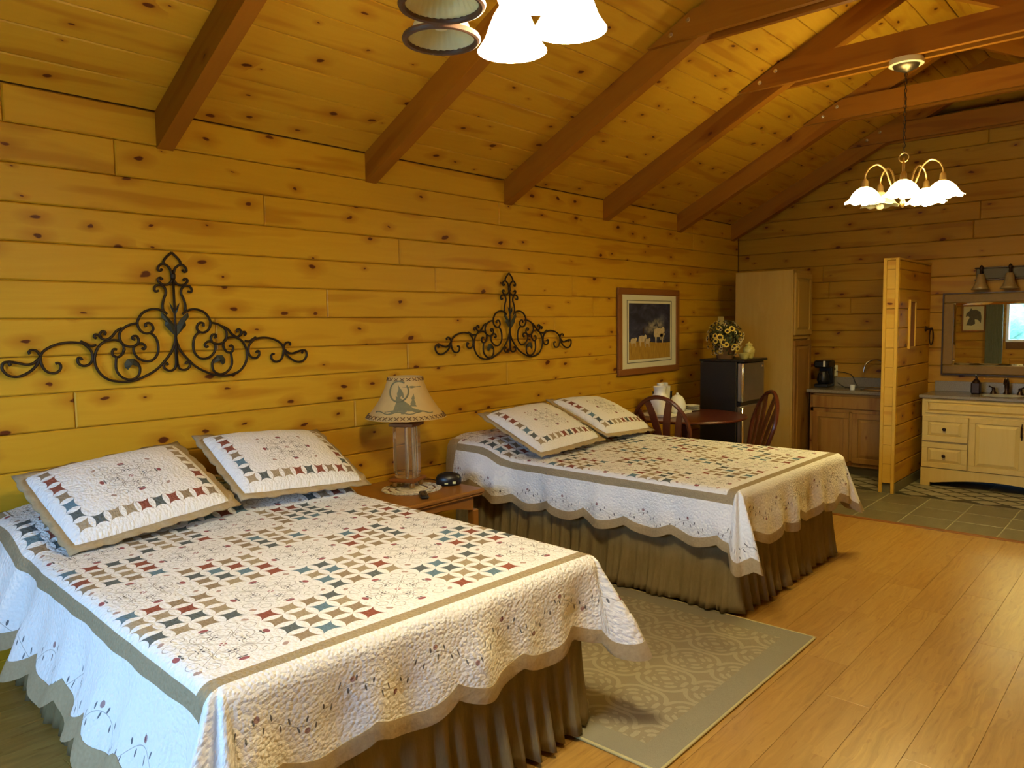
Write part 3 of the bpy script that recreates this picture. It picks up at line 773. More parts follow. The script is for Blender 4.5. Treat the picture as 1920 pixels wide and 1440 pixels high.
    return me, bb.mesh('binding', 45)
def skirt_mesh(W, L, seed):
    rs = random.Random(seed); mb = MB(); path = []
    st = .012
    n = int(L / st)
    for i in range(n): path.append((-W, L * i / n, -1, 0))
    n = int(2 * W / st)
    for i in range(n): path.append((-W + 2 * W * i / n, L, 0, 1))
    n = int(L / st)
    for i in range(n + 1): path.append((W, L - L * i / n, 1, 0))
    nz = 9; ph = 0.0; phases = []; f = 1
    for i in range(len(path)):
        if i % 9 == 0: f = rs.uniform(.55, 1.35)
        ph += f * st / .055 * 2 * PI / 1.0 * .62; phases.append((ph, .6 + .5 * math.sin(i * .043 + seed)))
    for i, (x, d, nx, ny) in enumerate(path):
        for j in range(nz + 1):
            k = j / nz; z = .40 - .378 * k
            a = phases[i][1] * (.005 + .027 * k) * math.sin(phases[i][0]) + .010 * k * math.sin(phases[i][0] * .37) + .034 * k * k + .010 * k * math.sin(phases[i][0] * 2.1 + k * 2)
            corner = 1.0
            mb.v.append((x + nx * a, HL - d - ny * a, z + (.004 * math.sin(phases[i][0] * .5) if j == nz else 0)))
    n1 = nz + 1
    for i in range(len(path) - 1):
        for j in range(nz): mb.f.append((i * n1 + j, i * n1 + j + 1, (i + 1) * n1 + j + 1, (i + 1) * n1 + j))
    # thickness: inner sheet
    o = len(mb.v); m = len(path) * n1
    for i, (x, d, nx, ny) in enumerate(path):
        for j in range(n1):
            v = mb.v[i * n1 + j]; mb.v.append((v[0] - nx * .004, v[1] + ny * .004, v[2]))
    for i in range(len(path) - 1):
        for j in range(nz): mb.f.append((o + i * n1 + j, o + (i + 1) * n1 + j, o + (i + 1) * n1 + j + 1, o + i * n1 + j + 1))
        mb.f.append((i * n1 + nz, o + i * n1 + nz, o + (i + 1) * n1 + nz, (i + 1) * n1 + nz))
    return mb.mesh('bed_skirt', 'all', False)
Y_HEAD = 3.88
def bed(x, label_b, label_q, seed, rz=0.0, left=0.0):
    t = thing('bed', label_b, 'bed', (x, Y_HEAD - HL, 0), rz, 'queen beds along the wall')
    obj('mattress', MB().box((0, HL / 2 + .02, .535), (1.38, HL - .10, .25), .05), M['mattress'], t, True)
    obj('box_spring', MB().box((0, HL / 2 + .02, .285), (1.32, HL - .20, .21), .02), M['mattress'], t, True)
    link('bed_skirt', skirt_mesh(.705, HL - .06, seed), M['skirt'], t)
    fr = obj('bed_frame', MB().box((0, HL / 2, .165), (1.34, HL - .16, .02)), M['black'], t)
    for sx in (-.52, .52):
        for yy in (.2, 1.1, 2.0): obj('leg', MB().lathe([(.02, 0), (.02, .16)], 10, (sx, yy, 0)), M['black'], t)
    q = thing('quilt', label_q, 'quilt', (x, Y_HEAD - HL, 0), rz, 'patchwork quilts')
    me, bi = make_quilt(seed, left); link('quilt_cover', me, M['quilt'], q); link('binding', bi, M['tan_binding'], q)
    return t
bed(1.572, 'near queen bed with gathered tan bed skirt, in the left foreground', 'star patchwork quilt with tan scalloped edge on the near bed', 3, -.050, 1.0)
bed(4.405, 'far queen bed with gathered tan bed skirt, beside the dining table', 'star patchwork quilt with tan scalloped edge on the far bed', 5, -.012)

def sham_mesh(a=.363, b=.268, th=.060):
    mb = MB(); uvs = []; nx, ny = 40, 30
    for sgn in (1, -1):
        for i in range(nx + 1):
            for j in range(ny + 1):
                u = -1 + 2 * i / nx; v = -1 + 2 * j / ny
                e = (max(0, 1 - abs(u) ** 2.6) * max(0, 1 - abs(v) ** 2.6)) ** .42
                mb.v.append((u * a, v * b, sgn * th * (1.4 if sgn > 0 else .85) * e + (.002 * math.sin(u * 11) * math.sin(v * 9) * e))); uvs.append((u * a, v * b))
        o = 0 if sgn > 0 else (nx + 1) * (ny + 1)
        for i in range(nx):
            for j in range(ny):
                q = (o + i * (ny + 1) + j, o + (i + 1) * (ny + 1) + j, o + (i + 1) * (ny + 1) + j + 1, o + i * (ny + 1) + j + 1)
                mb.f.append(q if sgn > 0 else q[::-1])
    me = bpy.data.meshes.new('sham'); me.from_pydata(mb.v, [], mb.f); ul = me.uv_layers.new(name='UVMap')
    for lp in me.loops: ul.data[lp.index].uv = uvs[lp.vertex_index]
    me.shade_smooth(); me.materials.append(M['sham'])
    fl_ = MB(); pts = []
    def wav(t): return .029 + .010 * abs(math.sin(t / .085 * PI))
    n = 34
    for i in range(n): u = -a + 2 * a * i / n; pts.append((u, -b, 0, -1, u))
    for i in range(n): v = -b + 2 * b * i / n; pts.append((a, v, 1, 0, v))
    for i in range(n): u = a - 2 * a * i / n; pts.append((u, b, 0, 1, u))
    for i in range(n): v = b - 2 * b * i / n; pts.append((-a, v, -1, 0, v))
    m = len(pts)
    for k, (x, y, nx_, ny_, t) in enumerate(pts):
        w = wav(t); ex, ey = nx_, ny_
        if (k % n) == 0: pn = pts[k - 1]; ex, ey = nx_ + pn[2], ny_ + pn[3]
        zz = .004 * math.sin(k * .7)
        fl_.v += [(x - nx_ * .01, y - ny_ * .01, .006), (x + ex * w, y + ey * w, .003 + zz), (x + ex * w, y + ey * w, -.004 + zz), (x - nx_ * .01, y - ny_ * .01, -.006)]
    for k in range(m):
        q = (k + 1) % m
        for j in range(4): fl_.f.append((k * 4 + j, k * 4 + (j + 1) % 4, q * 4 + (j + 1) % 4, q * 4 + j))
    return me, fl_.mesh('flange', 'all')
sm, fm = sham_mesh(); fm.materials.append(M['tan_binding'])
def sham(x, y, z, pitch, yaw, roll, label, sx=1.0):
    t = thing('pillow', label, 'pillow', (x, y, z), 0, 'pillow shams'); t.rotation_euler = (pitch, roll, yaw); t.scale = (sx, 1, 1)
    link('sham', sm, None, t); link('flange', fm, None, t)
sham(1.338, 3.50, .852, .42, .03, -.085, 'left patchwork pillow on the near bed, its corner hanging over', .925)
sham(2.119, 3.520, .874, .42, -.04, .06, 'right patchwork pillow on the near bed, beside the lamp table', .925)
sham(4.07, 3.36, .848, .41, .02, -.03, 'left patchwork pillow on the far bed', .94)
sham(4.84, 3.40, .852, .41, .07, .05, 'right patchwork pillow on the far bed, in front of the chair', .94)

# rug
rg = thing('rug', 'beige carved area rug lying on the floor between the beds', 'rug', (2.945, 2.24, 0))
obj('pile', MB().box((0, 0, .006), (1.47, 1.84, .010), .002), M['rug'], rg)
obj('binding', MB().box((0, -.923, .006), (1.49, .012, .011), .003).box((0, .923, .006), (1.49, .012, .011), .003).box((-.74, 0, .006), (.012, 1.85, .011), .003).box((.74, 0, .006), (.012, 1.85, .011), .003), M['card'], rg)

# ---------------------------------------------------------------- wrought iron wall scrolls
SCR = {"arch": [[0.0, 1.965], [-0.023, 1.944], [-0.041, 1.922], [-0.044, 1.902]], "c1": [[-0.004, 1.849], [-0.013, 1.881], [-0.03, 1.898], [-0.051, 1.904], [-0.069, 1.891], [-0.074, 1.874], [-0.062, 1.868], [-0.052, 1.879]], "c2": [[0.001, 1.849], [-0.007, 1.819], [-0.026, 1.801], [-0.052, 1.799], [-0.073, 1.814], [-0.075, 1.828], [-0.063, 1.833], [-0.054, 1.823]], "c3": [[-0.075, 1.768], [-0.091, 1.763], [-0.097, 1.776], [-0.087, 1.793], [-0.061, 1.795], [-0.044, 1.781], [-0.039, 1.757], [-0.051, 1.727], [-0.059, 1.693], [-0.057, 1.66]], "e": [[-0.04, 1.648], [-0.055, 1.661], [-0.089, 1.673], [-0.127, 1.671], [-0.162, 1.654], [-0.184, 1.624], [-0.19, 1.598], [-0.179, 1.568], [-0.155, 1.552], [-0.129, 1.554], [-0.114, 1.571], [-0.119, 1.593], [-0.135, 1.604], [-0.15, 1.598], [-0.149, 1.583]], "f": [[-0.129, 1.554], [-0.104, 1.532], [-0.092, 1.492], [-0.096, 1.448], [-0.123, 1.416], [-0.157, 1.411], [-0.19, 1.426], [-0.21, 1.452], [-0.212, 1.482], [-0.195, 1.499], [-0.17, 1.501], [-0.155, 1.485], [-0.163, 1.472], [-0.173, 1.479]], "g": [[-0.192, 1.603], [-0.231, 1.594], [-0.265, 1.573], [-0.278, 1.548], [-0.277, 1.523], [-0.265, 1.501], [-0.233, 1.487], [-0.199, 1.495], [-0.188, 1.516], [-0.197, 1.538], [-0.214, 1.538], [-0.217, 1.527], [-0.206, 1.521]], "h": [[-0.265, 1.58], [-0.29, 1.565], [-0.311, 1.54], [-0.339, 1.524], [-0.362, 1.533], [-0.373, 1.546], [-0.388, 1.55], [-0.393, 1.538], [-0.383, 1.532]], "h2": [[-0.362, 1.535], [-0.367, 1.552], [-0.354, 1.566], [-0.341, 1.559], [-0.347, 1.549]], "big": [[-0.258, 1.475], [-0.265, 1.504], [-0.292, 1.521], [-0.332, 1.52], [-0.368, 1.5], [-0.391, 1.459], [-0.396, 1.414], [-0.379, 1.367], [-0.341, 1.331], [-0.286, 1.315], [-0.229, 1.315], [-0.17, 1.333], [-0.108, 1.365], [-0.063, 1.407], [-0.025, 1.454], [-0.005, 1.503], [0.0, 1.538]], "j": [[-0.293, 1.474], [-0.306, 1.477], [-0.315, 1.462], [-0.31, 1.445], [-0.288, 1.438], [-0.267, 1.453], [-0.257, 1.478]], "k": [[-0.298, 1.44], [-0.303, 1.388], [-0.292, 1.354], [-0.261, 1.328], [-0.225, 1.324], [-0.196, 1.344], [-0.189, 1.378], [-0.2, 1.404], [-0.22, 1.417]], "l": [[-0.386, 1.5], [-0.41, 1.497], [-0.433, 1.508], [-0.455, 1.519]], "m": [[-0.455, 1.519], [-0.426, 1.493], [-0.408, 1.468], [-0.406, 1.431], [-0.423, 1.407], [-0.45, 1.402], [-0.469, 1.417], [-0.47, 1.438], [-0.459, 1.441], [-0.452, 1.43]], "n": [[-0.448, 1.51], [-0.499, 1.516], [-0.551, 1.509], [-0.594, 1.491], [-0.62, 1.468], [-0.627, 1.437], [-0.617, 1.4], [-0.597, 1.379], [-0.569, 1.375], [-0.549, 1.389], [-0.545, 1.409], [-0.555, 1.421], [-0.566, 1.418]], "o": [[-0.626, 1.452], [-0.654, 1.426], [-0.682, 1.419], [-0.715, 1.427], [-0.742, 1.434], [-0.752, 1.427], [-0.746, 1.417]], "o2": [[-0.628, 1.451], [-0.644, 1.414], [-0.677, 1.384], [-0.719, 1.367], [-0.755, 1.373], [-0.777, 1.397], [-0.779, 1.42], [-0.768, 1.434], [-0.742, 1.434]], "p": [[-0.626, 1.456], [-0.641, 1.48], [-0.661, 1.485], [-0.672, 1.476], [-0.667, 1.467]], "q": [[-0.002, 1.507], [-0.003, 1.399], [-0.015, 1.364], [-0.043, 1.357], [-0.065, 1.371], [-0.068, 1.389], [-0.054, 1.398], [-0.046, 1.386]]}
LEAF1 = [[0, 1.53], [-0.03, 1.561], [-0.056, 1.590], [-.052, 1.61], [-0.072, 1.632], [-0.070, 1.66], [-0.045, 1.641], [-0.021, 1.615], [-0.003, 1.585]]
LEAF2 = [[-0.264, 1.403], [-0.248, 1.426], [-0.215, 1.427], [-0.191, 1.404], [-0.193, 1.382], [-0.216, 1.400], [-0.237, 1.398], [-0.247, 1.372], [-0.262, 1.384]]
TUFT = [[-0.002, 1.640], [-0.019, 1.676], [-0.028, 1.71], [-0.012, 1.689], [0, 1.66]]
def catmull(P, k=5):
    P = [Vector(p) for p in P]; out = []
    for i in range(len(P) - 1):
        p0, p1, p2, p3 = P[max(i - 1, 0)], P[i], P[i + 1], P[min(i + 2, len(P) - 1)]
        for j in range(k):
            t = j / k; out.append(.5 * ((2 * p1) + (p2 - p0) * t + (2 * p0 - 5 * p1 + 4 * p2 - p3) * t * t + (3 * p1 - p0 - 3 * p2 + p3) * t ** 3))
    out.append(P[-1]); return out
def scroll_decor(xc):
    t = thing('wall_scroll', 'large black wrought iron scroll on the wall above the near bed', 'wall decor', (xc, YL - .022, 1.36), 0, 'iron wall scrolls')
    for nm, P in SCR.items():
        for sg in (1, -1):
            pts = catmull([(sg * x, (-.004 if nm in ('e', 'g', 'k') else 0), z - 1.36) for x, z in P]); n = len(pts)
            obj('scroll', MB().tube(pts, [.0066] * (n - 3) + [.0075, .0075, .006], 6), M['iron'], t, 'all')
    obj('stem', MB().tube([(0, -.004, .515), (0, -.004, .02)], .0062, 6), M['iron'], t, 'all')
    obj('collar', MB().lathe([(.008, -.015), (.013, -.01), (.013, .01), (.008, .015)], 12, (0, -.003, .482)), M['iron'], t, True)
    for P, nm in ((LEAF1, 'leaf'), (LEAF2, 'leaf'), (TUFT, 'leaf')):
        for sg in (1, -1):
            vs = [(sg * x, z - 1.36) for x, z in P]; cx = sum(v[0] for v in vs) / len(vs); cz = sum(v[1] for v in vs) / len(vs)
            mb = MB(); n = len(vs)
            mb.add([(x, -.006, z) for x, z in vs] + [(cx, -.020, cz), (cx, .0, cz)], [(i, (i + 1) % n, n) for i in range(n)] + [(i, (i + 1) % n, n + 1) for i in range(n)])
            obj(nm, mb, M['iron_leaf'], t)
    return t
sd = scroll_decor(1.768)
dup(sd, (4.365, YL - .022, 1.36), label='large black wrought iron scroll on the wall above the far bed')

# ---------------------------------------------------------------- framed painting on the long wall
pf = thing('framed_painting', 'wood framed painting of cattle under a storm sky, on the long wall', 'picture', (6.41, YL - .02, 1.485))
W2, H2, fw = .555, .41, .062
obj('frame', MB().box((0, 0, H2 - fw / 2), (2 * W2, .03, fw), .006).box((0, 0, -H2 + fw / 2), (2 * W2, .03, fw), .006).box((-W2 + fw / 2, 0, 0), (fw, .03, 2 * H2 - 2 * fw + .002), .006).box((W2 - fw / 2, 0, 0), (fw, .03, 2 * H2 - 2 * fw + .002), .006), M['frame_wood'], pf)
obj('mat_board', MB().box((0, .003, 0), (2 * W2 - 2 * fw, .014, 2 * H2 - 2 * fw)), M['mat_board'], pf)
ln = MB(); a_, b_ = .405, .295
ln.box((0, -.0048, b_), (2 * a_, .003, .006)).box((0, -.0048, -b_), (2 * a_, .003, .006)).box((-a_, -.0048, 0), (.006, .003, 2 * b_)).box((a_, -.0048, 0), (.006, .003, 2 * b_))
obj('mat_line', ln, M['dark_line'], pf)
pic = obj('canvas', MB().box((0, 0, 0), (.75, .004, .535)), M['painting'], pf); pic.location = (0, -.0055, 0)
fmx = frame((0, -.0075, 0), (1, 0, 0), (0, 0, 1))
def cow(mb, x, z, s, d=.0012, yo=0):
    m_ = frame((x, -.0075 - yo, z), (1, 0, 0), (0, 0, 1))
    mb.prism([(-.5 * s, .1 * s), (-.42 * s, .34 * s), (-.1 * s, .40 * s), (.2 * s, .36 * s), (.36 * s, .46 * s), (.5 * s, .40 * s), (.52 * s, .22 * s), (.40 * s, .16 * s), (.36 * s, -.02 * s), (.36 * s, -.34 * s), (.30 * s, -.34 * s), (.26 * s, -.04 * s), (-.22 * s, -.04 * s), (-.26 * s, -.34 * s), (-.33 * s, -.34 * s), (-.38 * s, 0), (-.46 * s, -.05 * s)], -d, m_)
hd = MB()
for x, z, s in ((-.08, -.10, .14), (-.03, -.07, .13), (.03, -.08, .15), (.08, -.095, .14), (.12, -.07, .13), (.0, -.055, .11), (-.20, -.11, .09), (.19, -.08, .12)): cow(hd, x, z, s)
hd.box((-.13, -.0085, .0), (.018, .001, .05)).box((-.13, -.0085, .03), (.014, .001, .016))
obj('dark_cattle', hd, M['herd_dark'], pf)['kind'] = 'stuff'
hl = MB()
for x, z, s in ((-.30, -.105, .11), (-.145, -.095, .14), (-.06, -.115, .11), (.16, -.05, .20), (.22, -.06, .09)): cow(hl, x, z, s, yo=.0014)
obj('pale_cattle', hl, M['herd_light'], pf)['kind'] = 'stuff'

# ---------------------------------------------------------------- end table, lamp, clock, remote
et_ = thing('end_table', 'dark oak end table between the two beds', 'table', (2.965, 3.56, 0))
TZ = .56
obj('table_top', MB().box((0, 0, TZ - .014), (.73, .68, .028), .008).box((0, 0, TZ - .036), (.71, .66, .016), .006), M['table_walnut'], et_)
for sx in (-.31, .31):
    for sy in (-.285, .285): obj('leg', MB().box((sx, sy, .215), (.05, .05, .43), .005), M['table_walnut'], et_)
ap = MB(); n = 16
for sy in (-.29, .29):
    P = [(-.29, .085), (-.29, 0)] + [(-.29 + .58 * i / n, .045 * math.sin(PI * i / n) + 0.0) for i in range(1, n)] + [(.29, 0), (.29, .085)]
    ap.prism(P, .018, frame((0, sy, .43), (1, 0, 0), (0, 0, 1)))
for sx in (-.315, .305): ap.box((sx, 0, .475), (.018, .53, .085))
obj('apron', ap, M['table_walnut'], et_)
obj('shelf', MB().box((0, 0, .15), (.60, .55, .02), .004), M['table_walnut'], et_)
LX, LY = 3.045, 3.62
dl = MB()
for k in range(3):
    r0 = .085 + .055 * k
    for i in range(36 if k == 2 else 28):
        N_ = 36 if k == 2 else 28; a = 2 * PI * i / N_
        cx, cy = r0 * math.cos(a), r0 * math.sin(a) * .82; q = PI * r0 / N_ * 1.15
        dl.tube([(cx + q * math.cos(b) , cy + q * math.sin(b), .0042 + .001 * math.sin(i * 2.1)) for b in [j * 2 * PI / 7 for j in range(7)]], .0030, 4, True)
dl.lathe([(.001, .001), (.10, .001), (.10, .004), (.001, .004)], 24)
do = obj('doily', dl, M['doily']); do.location = (LX - .02, LY - .06, TZ + .0005); do.scale = (.88, 1, 1); tag(do, 'cream crocheted doily under the lamp on the end table', 'doily')
lp = thing('table_lamp', 'table lamp with rawhide shade showing a howling wolf', 'lamp', (LX, LY, TZ + .009))
obj('foot_plate', MB().box((0, 0, .048), (.175, .175, .022), .005, Matrix.Rotation(.4, 4, 'Z')), M['frame_wood'], lp)
for k in range(4):
    a = .4 + PI / 4 + k * PI / 2; obj('ball_foot', MB().lathe([(.001, 0), (.014, .004), (.018, .018), (.014, .032), (.001, .037)], 12, (.085 * math.cos(a), .085 * math.sin(a), 0)), M['brass'], lp, True)
obj('base_column', MB().lathe([(.078, .06), (.078, .085), (.084, .087), (.084, .375), (.078, .38)], 8), M['clear_amber'], lp)
for k in range(3):
    a = -2.3 + k * .9; obj('rod', MB().lathe([(.009, .06), (.009, .385)], 10, (.044 * math.cos(a), .044 * math.sin(a), .0)), M['steel_bright'], lp, True)
obj('upper_plate', MB().box((0, 0, .392), (.165, .165, .020), .004, Matrix.Rotation(.4, 4, 'Z')), M['frame_wood'], lp)
obj('neck', MB().lathe([(.02, .402), (.010, .41), (.010, .47)], 12), M['brass'], lp, True)
SB, ST, Z1, Z2 = .245, .105, .435, .690
def cone_r(z): return SB + (ST - SB) * (z - Z1) / (Z2 - Z1) - .02 * math.sin(PI * (z - Z1) / (Z2 - Z1))
mbs = MB(); prof = [(cone_r(Z1 + (Z2 - Z1) * i / 10), Z1 + (Z2 - Z1) * i / 10) for i in range(11)]
prof[0] = (prof[0][0] + .006, prof[0][1])
mbs.lathe(prof + [(r - .003, z) for r, z in prof[::-1]], 48, cap=False); obj('lamp_shade', mbs, M['leather_shade'], lp, 'all')
def on_cone(poly, dep=.0016, base=None):
    """poly given as (arc metres around towards viewer, height above shade rim)"""
    th0 = -2.36; mb = MB(); n = len(poly); vs = []
    # subdivide fan
    cx = sum(p[0] for p in poly) / n; cy = sum(p[1] for p in poly) / n
    def P(a, h, off):
        z = Z1 + h; r = cone_r(z) + off; th = th0 + a / r; return (r * math.cos(th), r * math.sin(th), z)
    rings = 4
    for k in range(rings + 1):
        f = k / rings
        for a, h in poly: vs.append(P(cx + (a - cx) * f, cy + (h - cy) * f, dep))
    fs = []
    for k in range(rings):
        for i in range(n): fs.append((k * n + i, k * n + (i + 1) % n, (k + 1) * n + (i + 1) % n, (k + 1) * n + i))
    return mb.add(vs, fs)
def strip_cone(pts, w):
    P = []
    for a, h in pts: z = Z1 + h; r = cone_r(z) + .002; th = -2.36 + a / r; P.append((r * math.cos(th), r * math.sin(th), z))
    return MB().tube(P, w, 5)
moon = strip_cone([(-.03 + .060 * math.cos(b), .172 + .060 * math.sin(b)) for b in [(.15 + j * .045) * 2 * PI / 1.0 for j in range(22)]], .0055)
obj('moon_ring', moon, M['shade_print'], lp)
obj('cloud_streak', on_cone([(-.01, .196), (.05, .203), (.11, .199), (.12, .194), (.05, .189)]), M['shade_print'], lp)
obj('mountain', on_cone([(-.125, .052), (-.06, .062), (-.045, .105), (-.048, .145), (-.015, .130), (.03, .10), (.06, .075), (.10, .062), (.14, .055), (.10, .046), (.0, .042), (-.08, .044)]), M['shade_print'], lp)
obj('wolf', on_cone([(-.035, .130), (-.040, .160), (-.030, .185), (-.034, .212), (-.024, .196), (-.010, .178), (0, .160), (.004, .135), (-.004, .132), (-.010, .150), (-.020, .135)], .0022), M['shade_print'], lp)
obj('pine_tree', on_cone([(.035, .085), (.050, .095), (.042, .10), (.055, .125), (.048, .128), (.062, .158), (.070, .128), (.064, .125), (.078, .10), (.070, .098), (.086, .082)], .0018), M['shade_print'], lp)
obj('ground_line', strip_cone([(-.2 + i * .02, .048 + .007 * math.sin(i * .9)) for i in range(21)], .0035), M['shade_print'], lp)
stt = MB()
for r_off, zc, N_, hh in ((0, .016, 40, .010), (0, Z2 - Z1 - .014, 18, .009)):
    for i in range(N_):
        th = 2 * PI * i / N_; dth = PI / N_ * .72
        for sg in (1, -1):
            P = []
            for q in (-1, 1):
                z = Z1 + zc + q * hh; r = cone_r(z) + .003 + (.005 if zc < .05 else 0); P.append((r * math.cos(th + sg * q * dth), r * math.sin(th + sg * q * dth), z))
            stt.tube(P, .0022, 4)
obj('lacing', stt, M['brown_stitch'], lp)['kind'] = 'stuff'
ck = thing('alarm_clock', 'black rounded alarm clock on the end table', 'clock', (3.25, 3.465, TZ + .0))
prof = [(.001, .0), (.036, .0), (.045, .008), (.047, .045), (.040, .066), (.024, .078), (.001, .081)]
mb = MB().lathe(prof, 24); mb.v = [(x * 1.75, y * 1.0 + .12 * z, z) for x, y, z in mb.v]; o_ = obj('housing', mb, M['black'], ck, 'all')
obj('snooze_button', MB().box((0, .005, .082), (.06, .022, .006), .002), M['black'], ck)
obj('sticker', MB().box((-.015, -.0465, .018), (.022, .002, .008)).box((.035, -.0400, .022), (.020, .003, .014)), M['red_light'], ck)
ck.rotation_euler = (0, 0, -.75)
cbl = obj('clock_cable', MB().tube(catmull([(3.255, 3.545, TZ + .006), (3.27, 3.62, TZ + .010), (3.24, 3.75, TZ + .006), (3.25, 3.86, TZ + .006), (3.26, 3.915, TZ + .006)]), .003, 6), M['black']); tag(cbl, 'thin black cable running from the alarm clock to the wall', 'cable')
rm = thing('remote_control', 'small black remote control lying at the front of the end table', 'remote', (2.93, 3.34, TZ), .95)
obj('body', MB().box((0, 0, .011), (.15, .048, .02), .007), M['black'], rm, True)
for i in range(5):
    for j in range(3):
        obj('button', MB().box((-.045 + i * .022, -.013 + j * .013, .022), (.010, .008, .003), .001), M['pewter'], rm)

# ---------------------------------------------------------------- dining table and chairs
TX, TY = 6.00, 3.30
dt = thing('dining_table', 'round dark cherry dining table in front of the small refrigerator', 'table', (TX, TY, 0))
obj('table_top', MB().lathe([(.001, .722), (.49, .722), (.515, .728), (.52, .738), (.512, .748), (.49, .75), (.001, .75)], 64), M['cherry'], dt, True)
obj('pedestal', MB().lathe([(.05, .10), (.075, .16), (.045, .26), (.07, .40), (.04, .55), (.05, .66), (.12, .70), (.12, .722)], 24), M['cherry_z'], dt, True)
for k in range(4):
    a = k * PI / 2 + .5; ca, sa = math.cos(a), math.sin(a)
    obj('foot', MB().tube(catmull([(.03 * ca, .03 * sa, .20), (.14 * ca, .14 * sa, .17), (.28 * ca, .28 * sa, .06), (.36 * ca, .36 * sa, .022)]), [.035 - .013 * i / 15 for i in range(16)], 8), M['cherry_z'], dt, True)
def chair(loc, rz, label, group):
    # faces +x; back at -x
    t = thing('dining_chair', label, 'chair', loc, rz, group)
    mb = MB().lathe([(.001, .425), (.17, .42), (.205, .428), (.215, .440), (.205, .452), (.17, .455), (.08, .448), (.001, .446)], 36); mb.v = [(x * 1.0, y * 1.05, z) for x, y, z in mb.v]
    obj('seat', mb, M['cherry'], t, True)
    for sx, sy in ((1, 1), (1, -1), (-1, 1), (-1, -1)):
        top = Vector((sx * .13, sy * .14, .425)); bot = Vector((sx * .20, sy * .20, .0)); pts = [top.lerp(bot, i / 10) for i in range(11)]
        obj('leg', MB().tube(pts, [.014, .017, .020, .016, .021, .023, .020, .015, .017, .014, .011], 10), M['cherry_z'], t, True)
    obj('stretcher', MB().tube([(.165, -.17, .20), (.165, .17, .20)], .010).tube([(-.165, -.17, .20), (-.165, .17, .20)], .010).tube([(-.165, 0, .20), (.165, 0, .20)], .010), M['cherry_z'], t, True)
    def bk(y, z): return (-.185 - (z - .44) * .27, y, z)      # reclining back plane
    def hoop_y(z):                                            # half width of the bow at height z
        return 0
    hp_ = []
    n = 40
    for i in range(n + 1):
        a = PI * i / n; y = -.245 * math.cos(a); z = .70 + .275 * math.sin(a)
        hp_.append(bk(y, z))
    left = [bk(-.165 - .08 * q ** .7, .445 + .255 * q) for q in [i / 8 for i in range(8)]]
    right = [bk(.165 + .08 * q ** .7, .445 + .255 * q) for q in [i / 8 for i in range(7, -1, -1)]]
    obj('bow', MB().tube(left + hp_ + right, .0175, 8), M['cherry'], t, True)
    def splat(y0, y1, z1, w0, w1):
        mb = MB(); vs = []; N_ = 8
        for i in range(N_ + 1):
            q = i / N_; z = .447 + (z1 - .447) * q; y = y0 + (y1 - y0) * q ** (2.4 if abs(y0) < .05 else 1.6); w = w0 + (w1 - w0) * q + .006 * math.sin(PI * q)
            p = bk(y, z)
            for dx, dy in ((-.006, -w), (.006, -w), (.006, w), (-.006, w)): vs.append((p[0] + dx, p[1] + dy, p[2]))
        fs = [(0, 1, 2, 3), (4 * N_ + 3, 4 * N_ + 2, 4 * N_ + 1, 4 * N_)]
        for i in range(N_):
            for k in range(4): fs.append((i * 4 + k, i * 4 + (k + 1) % 4, (i + 1) * 4 + (k + 1) % 4, (i + 1) * 4 + k))
        return mb.add(vs, fs)
    for y0, y1, z1, w0, w1 in ((-.026, -.100, .945, .025, .027), (.026, .100, .945, .025, .027), (-.110, -.185, .870, .020, .022), (.110, .185, .870, .020, .022)):
        obj('splat', splat(y0, y1, z1, w0, w1), M['cherry_z'], t)
    return t
chair((5.56, 3.15, 0), .04, 'dark bow-back chair between the far bed and the dining table', None)
chair((5.93, 2.83, 0), math.radians(134), 'dark bow-back chair at the right side of the dining table, seen edge-on', None)

# things on the table
def lathe_thing(name, prof, m, loc, label, cat, n=28, group=None):
    o = obj(name, MB().lathe(prof, n), m, None, 45); o.location = loc; return tag(o, label, cat, group)
tr_ = thing('serving_tray', 'pale tray at the wall side of the dining table', 'tray', (5.92, 3.46, .7505), .1)
obj('tray_base', MB().box((0, 0, .004), (.44, .28, .006), .002), M['ceramic'], tr_)
obj('tray_rim', MB().box((0, .143, .012), (.45, .008, .022), .002).box((0, -.143, .012), (.45, .008, .022), .002).box((.224, 0, .012), (.008, .28, .022), .002).box((-.224, 0, .012), (.008, .28, .022), .002), M['ceramic'], tr_)
tz = .7580
lathe_thing('ice_bucket', [(.001, 0), (.070, 0), (.082, .03), (.088, .09), (.085, .14), (.062, .175), (.052, .19), (.050, .215), (.058, .245), (.060, .25), (.054, .25), (.046, .215)], M['ceramic'], (5.81, 3.46, tz), 'wide white vase-shaped pot at the left end of the tray', 'pot')
lathe_thing('paper_cup_stack', [(.001, 0), (.026, 0), (.033, .08), (.036, .083), (.034, .10), (.038, .23), (.041, .245), (.036, .245), (.034, .235)], M['ceramic_grey'], (5.94, 3.475, tz), 'tall stack of white paper cups on the tray', 'cups')
kt = thing('kettle', 'round white kettle on the right end of the tray', 'kettle', (6.03, 3.41, tz))
obj('body', MB().lathe([(.001, 0), (.060, 0), (.074, .03), (.076, .07), (.066, .11), (.045, .145), (.020, .16), (.001, .163)], 28), M['ceramic'], kt, 'all')
obj('knob', MB().lathe([(.008, .160), (.013, .168), (.011, .178), (.001, .181)], 12), M['ceramic'], kt, True)
cfm = thing('condiment_box', 'black upright box holding supplies against the wall on the table', 'box', (6.19, 3.66, .7505))
obj('case', MB().box((0, 0, .085), (.16, .12, .17), .004), M['black'], cfm)
obj('lid', MB().box((0, 0, .173), (.165, .125, .008), .002), M['black'], cfm)
